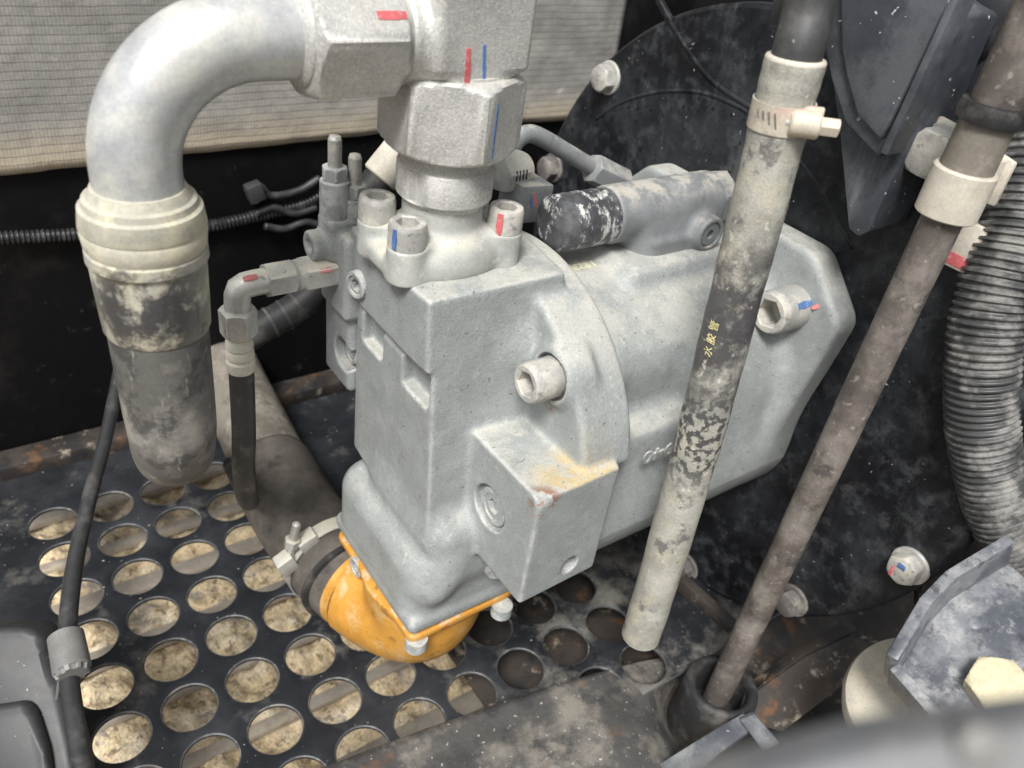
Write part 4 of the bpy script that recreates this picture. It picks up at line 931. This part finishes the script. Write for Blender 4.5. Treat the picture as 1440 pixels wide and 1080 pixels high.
make('shell', slab([D_(*q) for q in [(-90, 885, .505), (30, 884, .505), (52, 892, .505), (66, 915, .505), (78, 965, .5), (98, 1050, .49), (112, 1130, .48), (-90, 1130, .48)]], fwd, 5, 4), M['plastic'], dc)
make('raised_panel', slab([D_(*q) for q in [(-90, 1008, .486), (28, 990, .486), (44, 1002, .486), (60, 1060, .478), (72, 1130, .472), (-90, 1130, .472)]], fwd * .4, 4, 4), M['plastic'], dc)

# ================================================================== lower right: grimy panel, angles, engine mount
def ruled(A, B, nv, amp):
    A = spline(A, 14); B = spline(B, 14); m = len(A); V = []
    for j in range(nv):
        t = j / (nv - 1)
        for i in range(m):
            p = A[i] * (1 - t) + B[i] * t; p[2] = A[i][2] + (B[i][2] - A[i][2]) * max(0, (t - .5) / .5); p = p + (0, 0, amp * mnoise.fractal(Vector((p[0] / 30, p[1] / 30, 5.)), 1., 2., 3)); V.append(p)
    return np.array(V), [(j * m + i, j * m + i + 1, (j + 1) * m + i + 1, (j + 1) * m + i) for j in range(nv - 1) for i in range(m - 1)]
A = [Z_(*q, FZ + 4) for q in [(330, 1112), (450, 1080), (540, 1046), (640, 1010), (740, 976), (820, 952)]] + [Z_(*q) for q in [(900, 930, FZ - 8), (970, 925, FZ - 26), (1050, 925, FZ - 40)]]
B = [a + q for a, q in zip(A, [(20, -170, -12)] * 5 + [(20, -110, -20), (10, -34, -40), (5, -10, -26), (0, -8, -16)])]
pn = make('grimy_panel', ruled(A, B, 30, 1.4), M['beam'], None, 180); tag(pn, 'grimy dusty steel panel bent down along the front of the floor plate', 'panel')
sm = pn.modifiers.new('thickness', 'SOLIDIFY'); sm.thickness = .004
struct(make('ground_deck', sheet(225, 900, -560, 380, 60, 60, lambda u, v: FZ - 88 + lumps(u, v, 60, 4)), M['deck'], None, 180)).name = 'lower_deck'
pb = make('shade_sheet', box((70, -130, FZ - 44), (420, 60, FZ - 40), 1), M['rust']); tag(pb, 'dark brown sheet added as shade under the holes below the pump', 'shade sheet')  # added dark sheet, stands in for the shade below the right-hand holes

a, b = Z_(938, 800, FZ + 10), Z_(1030, 885, FZ + 2)
tag(make('rusty_strip', obox((a + b) / 2, (b - a) / 2, np.cross((b - a) / np.linalg.norm(b - a), (0, 0, 1)) * 5, (0, 0, 7), 1), M['rust']), 'narrow rusty steel strip below the hanging hose end', 'strip')
ra = thing('rusty_angle', 'rusty black angle iron beside the rubber boot', 'angle iron', D_(1120, 990, .63))
make('web', slab([D_(*q) for q in [(1035, 1010, .63), (1060, 975, .635), (1130, 925, .65), (1196, 893, .66), (1222, 905, .66), (1205, 950, .65), (1100, 1030, .63)]], RR[2] * 6, 1.2), M['rust'], ra)
make('flange', slab([D_(*q) for q in [(1040, 1000, .628), (1062, 972, .634), (1132, 921, .648), (1198, 889, .66), (1185, 878, .672), (1120, 910, .66), (1050, 962, .645)]], (0, 0, -3), .8), M['rust'], ra)
make('gusset', slab([D_(*q) for q in [(1040, 1012, .6), (1062, 1004, .6), (1098, 1046, .585), (1074, 1058, .585)]], RR[2] * 6, 1), M['bluesteel'], ra)
ga = make('grey_angle', slab([D_(*q) for q in [(870, 1110, .585), (920, 1078, .59), (1010, 1022, .6), (1046, 1002, .605), (1062, 1022, .6), (1010, 1062, .59), (950, 1120, .575)]], (0, 0, -6), 1.2), M['bluesteel']); tag(ga, 'blue grey steel edge in front of the rubber boot', 'angle iron')

em = thing('engine_mount_bracket', 'blue grey cast engine mount bracket with angular ribs in the lower right corner', 'bracket', D_(1350, 1000, .46))
face = [D_(*q) for q in [(1252, 952, .468), (1297, 875, .482), (1332, 838, .489), (1414, 788, .50), (1500, 860, .47), (1520, 1010, .43), (1420, 1090, .42), (1330, 1040, .444)]]
nv_ = np.cross(face[2] - face[0], face[5] - face[0]); nv_ /= np.linalg.norm(nv_); nv_ = nv_ * np.sign(nv_ @ RR[2])
make('web', slab(face, nv_ * 9, 1.5), M['mountsteel'], em)
def wall_(p, q, h, th):
    p, q = np.asarray(p, float), np.asarray(q, float); d = (q - p) / np.linalg.norm(q - p); n = np.cross(d, nv_); n /= np.linalg.norm(n)
    return obox((p + q) / 2 - nv_ * h / 2, (q - p) / 2, n * th / 2, nv_ * (h / 2 + 5), 1.4)
wl = [D_(*q) for q in [(1250, 950, .468), (1296, 872, .482), (1330, 836, .489), (1412, 786, .50)]]
make('rib', wall_(wl[0], wl[1], 20, 7), M['mountsteel'], em); make('rib', wall_(wl[1] - (wl[2] - wl[1]) * .1, wl[2], 20, 7), M['mountsteel'], em); make('rib', wall_(wl[2] - (wl[3] - wl[2]) * .04, wl[3], 20, 7), M['mountsteel'], em)
make('rib', wall_(D_(1254, 952, .467), D_(1345, 1058, .435), 12, 7), M['mountsteel'], em)
make('boss_bump', radial(D_(1366, 880, .482), -nv_, [(-4, 9), (3, 8), (6, 5), (7, 0)], 32), M['mountsteel'], em, 180)
bt_o = D_(1400, 975, .452); t = hexbolt('mount_bolt', bt_o, -nv_, 29, 13, 19, M['cream'], 'big cream coloured hex bolt in the engine mount bracket', 'bolt', None, .35)
mo = thing('rubber_mount', 'dusty pale round engine mount below the angular bracket', 'engine mount', D_(1270, 1010, .49))
mc = D_(1292, 990, .505); make('mount_disc', radial(mc, -nv_, [(-12, 44), (-2, 44), (3, 42), (6, 36), (6, 0)], 72), M['mount'], mo)
make('core', radial(mc, nv_, [(8, 30), (40, 34)], 48), M['rubber'], mo)
a, b = D_(1290, 838, .57), D_(1420, 748, .6); tag(make('rusty_bar', obox((a + b) / 2, (b - a) / 2, RR[1] * 8, RR[2] * 6, 1.5), M['rust']), 'orange rusty bar between the black housing and the engine mount bracket', 'bar')

# near, out of focus rail in the corner
rl = thing('near_rail', 'blurred grey painted rail across the lower right corner', 'rail', D_(1300, 1090, .08))
rp = [D_(*q) for q in [(900, 1150, .08), (1060, 1096, .08), (1230, 1050, .08), (1440, 1020, .08), (1600, 1000, .08), (1600, 1330, .075), (900, 1330, .075)]]
make('bar', slab(rp, RR[2] * 8, 1.5, 4), M['rail'], rl)
make('screw', radial(D_(1378, 1052, .079), -RR[2], [(-1, 2.4), (.6, 2.3), (1.2, 1.4), (1.2, 0)], 32), M['greyclip'], rl)

tag(make('wall_ledge', box((-260, 356, FZ - 2), (150, 383, FZ + 14), 2), M['rust']), 'dusty steel ledge along the foot of the black wall', 'ledge')
bh = thing('ringed_black_hose', 'short black rubber hose with pale rings under the small steel elbow', 'hose', Y_(400, 450, 150))
hb = spline([Y_(q[0], q[1], 150) for q in [(340, 478), (372, 458), (405, 440), (432, 420), (458, 395)]], 10)
make('hose', tube(hb, 10.5, 32), M['rubber'], bh, 180)
for i_ in (12, 18, 25): make('ring', tube(hb[i_:i_ + 2], 11.0, 32), M['hose_small'], bh)
cl2 = thing('cable_tangle', 'black cables and a connector on the black wall behind the adjusting screws', 'cables', Y_(400, 280, 370))
for pts_ in ([(345, 270), (365, 262), (382, 275), (420, 268), (450, 250)], [(360, 300), (385, 292), (415, 300), (445, 292)], [(372, 318), (400, 322), (430, 312), (452, 318)]):
    make('cable', tube(spline([Y_(q[0], q[1], 372) for q in pts_], 10), 3.4, 16), M['cable'], cl2, 180)
make('connector', obox(Y_(358, 270, 370), (7, 0, 2), (0, 6, 0), (-2, 0, 8), 1.5), M['plastic'], cl2)
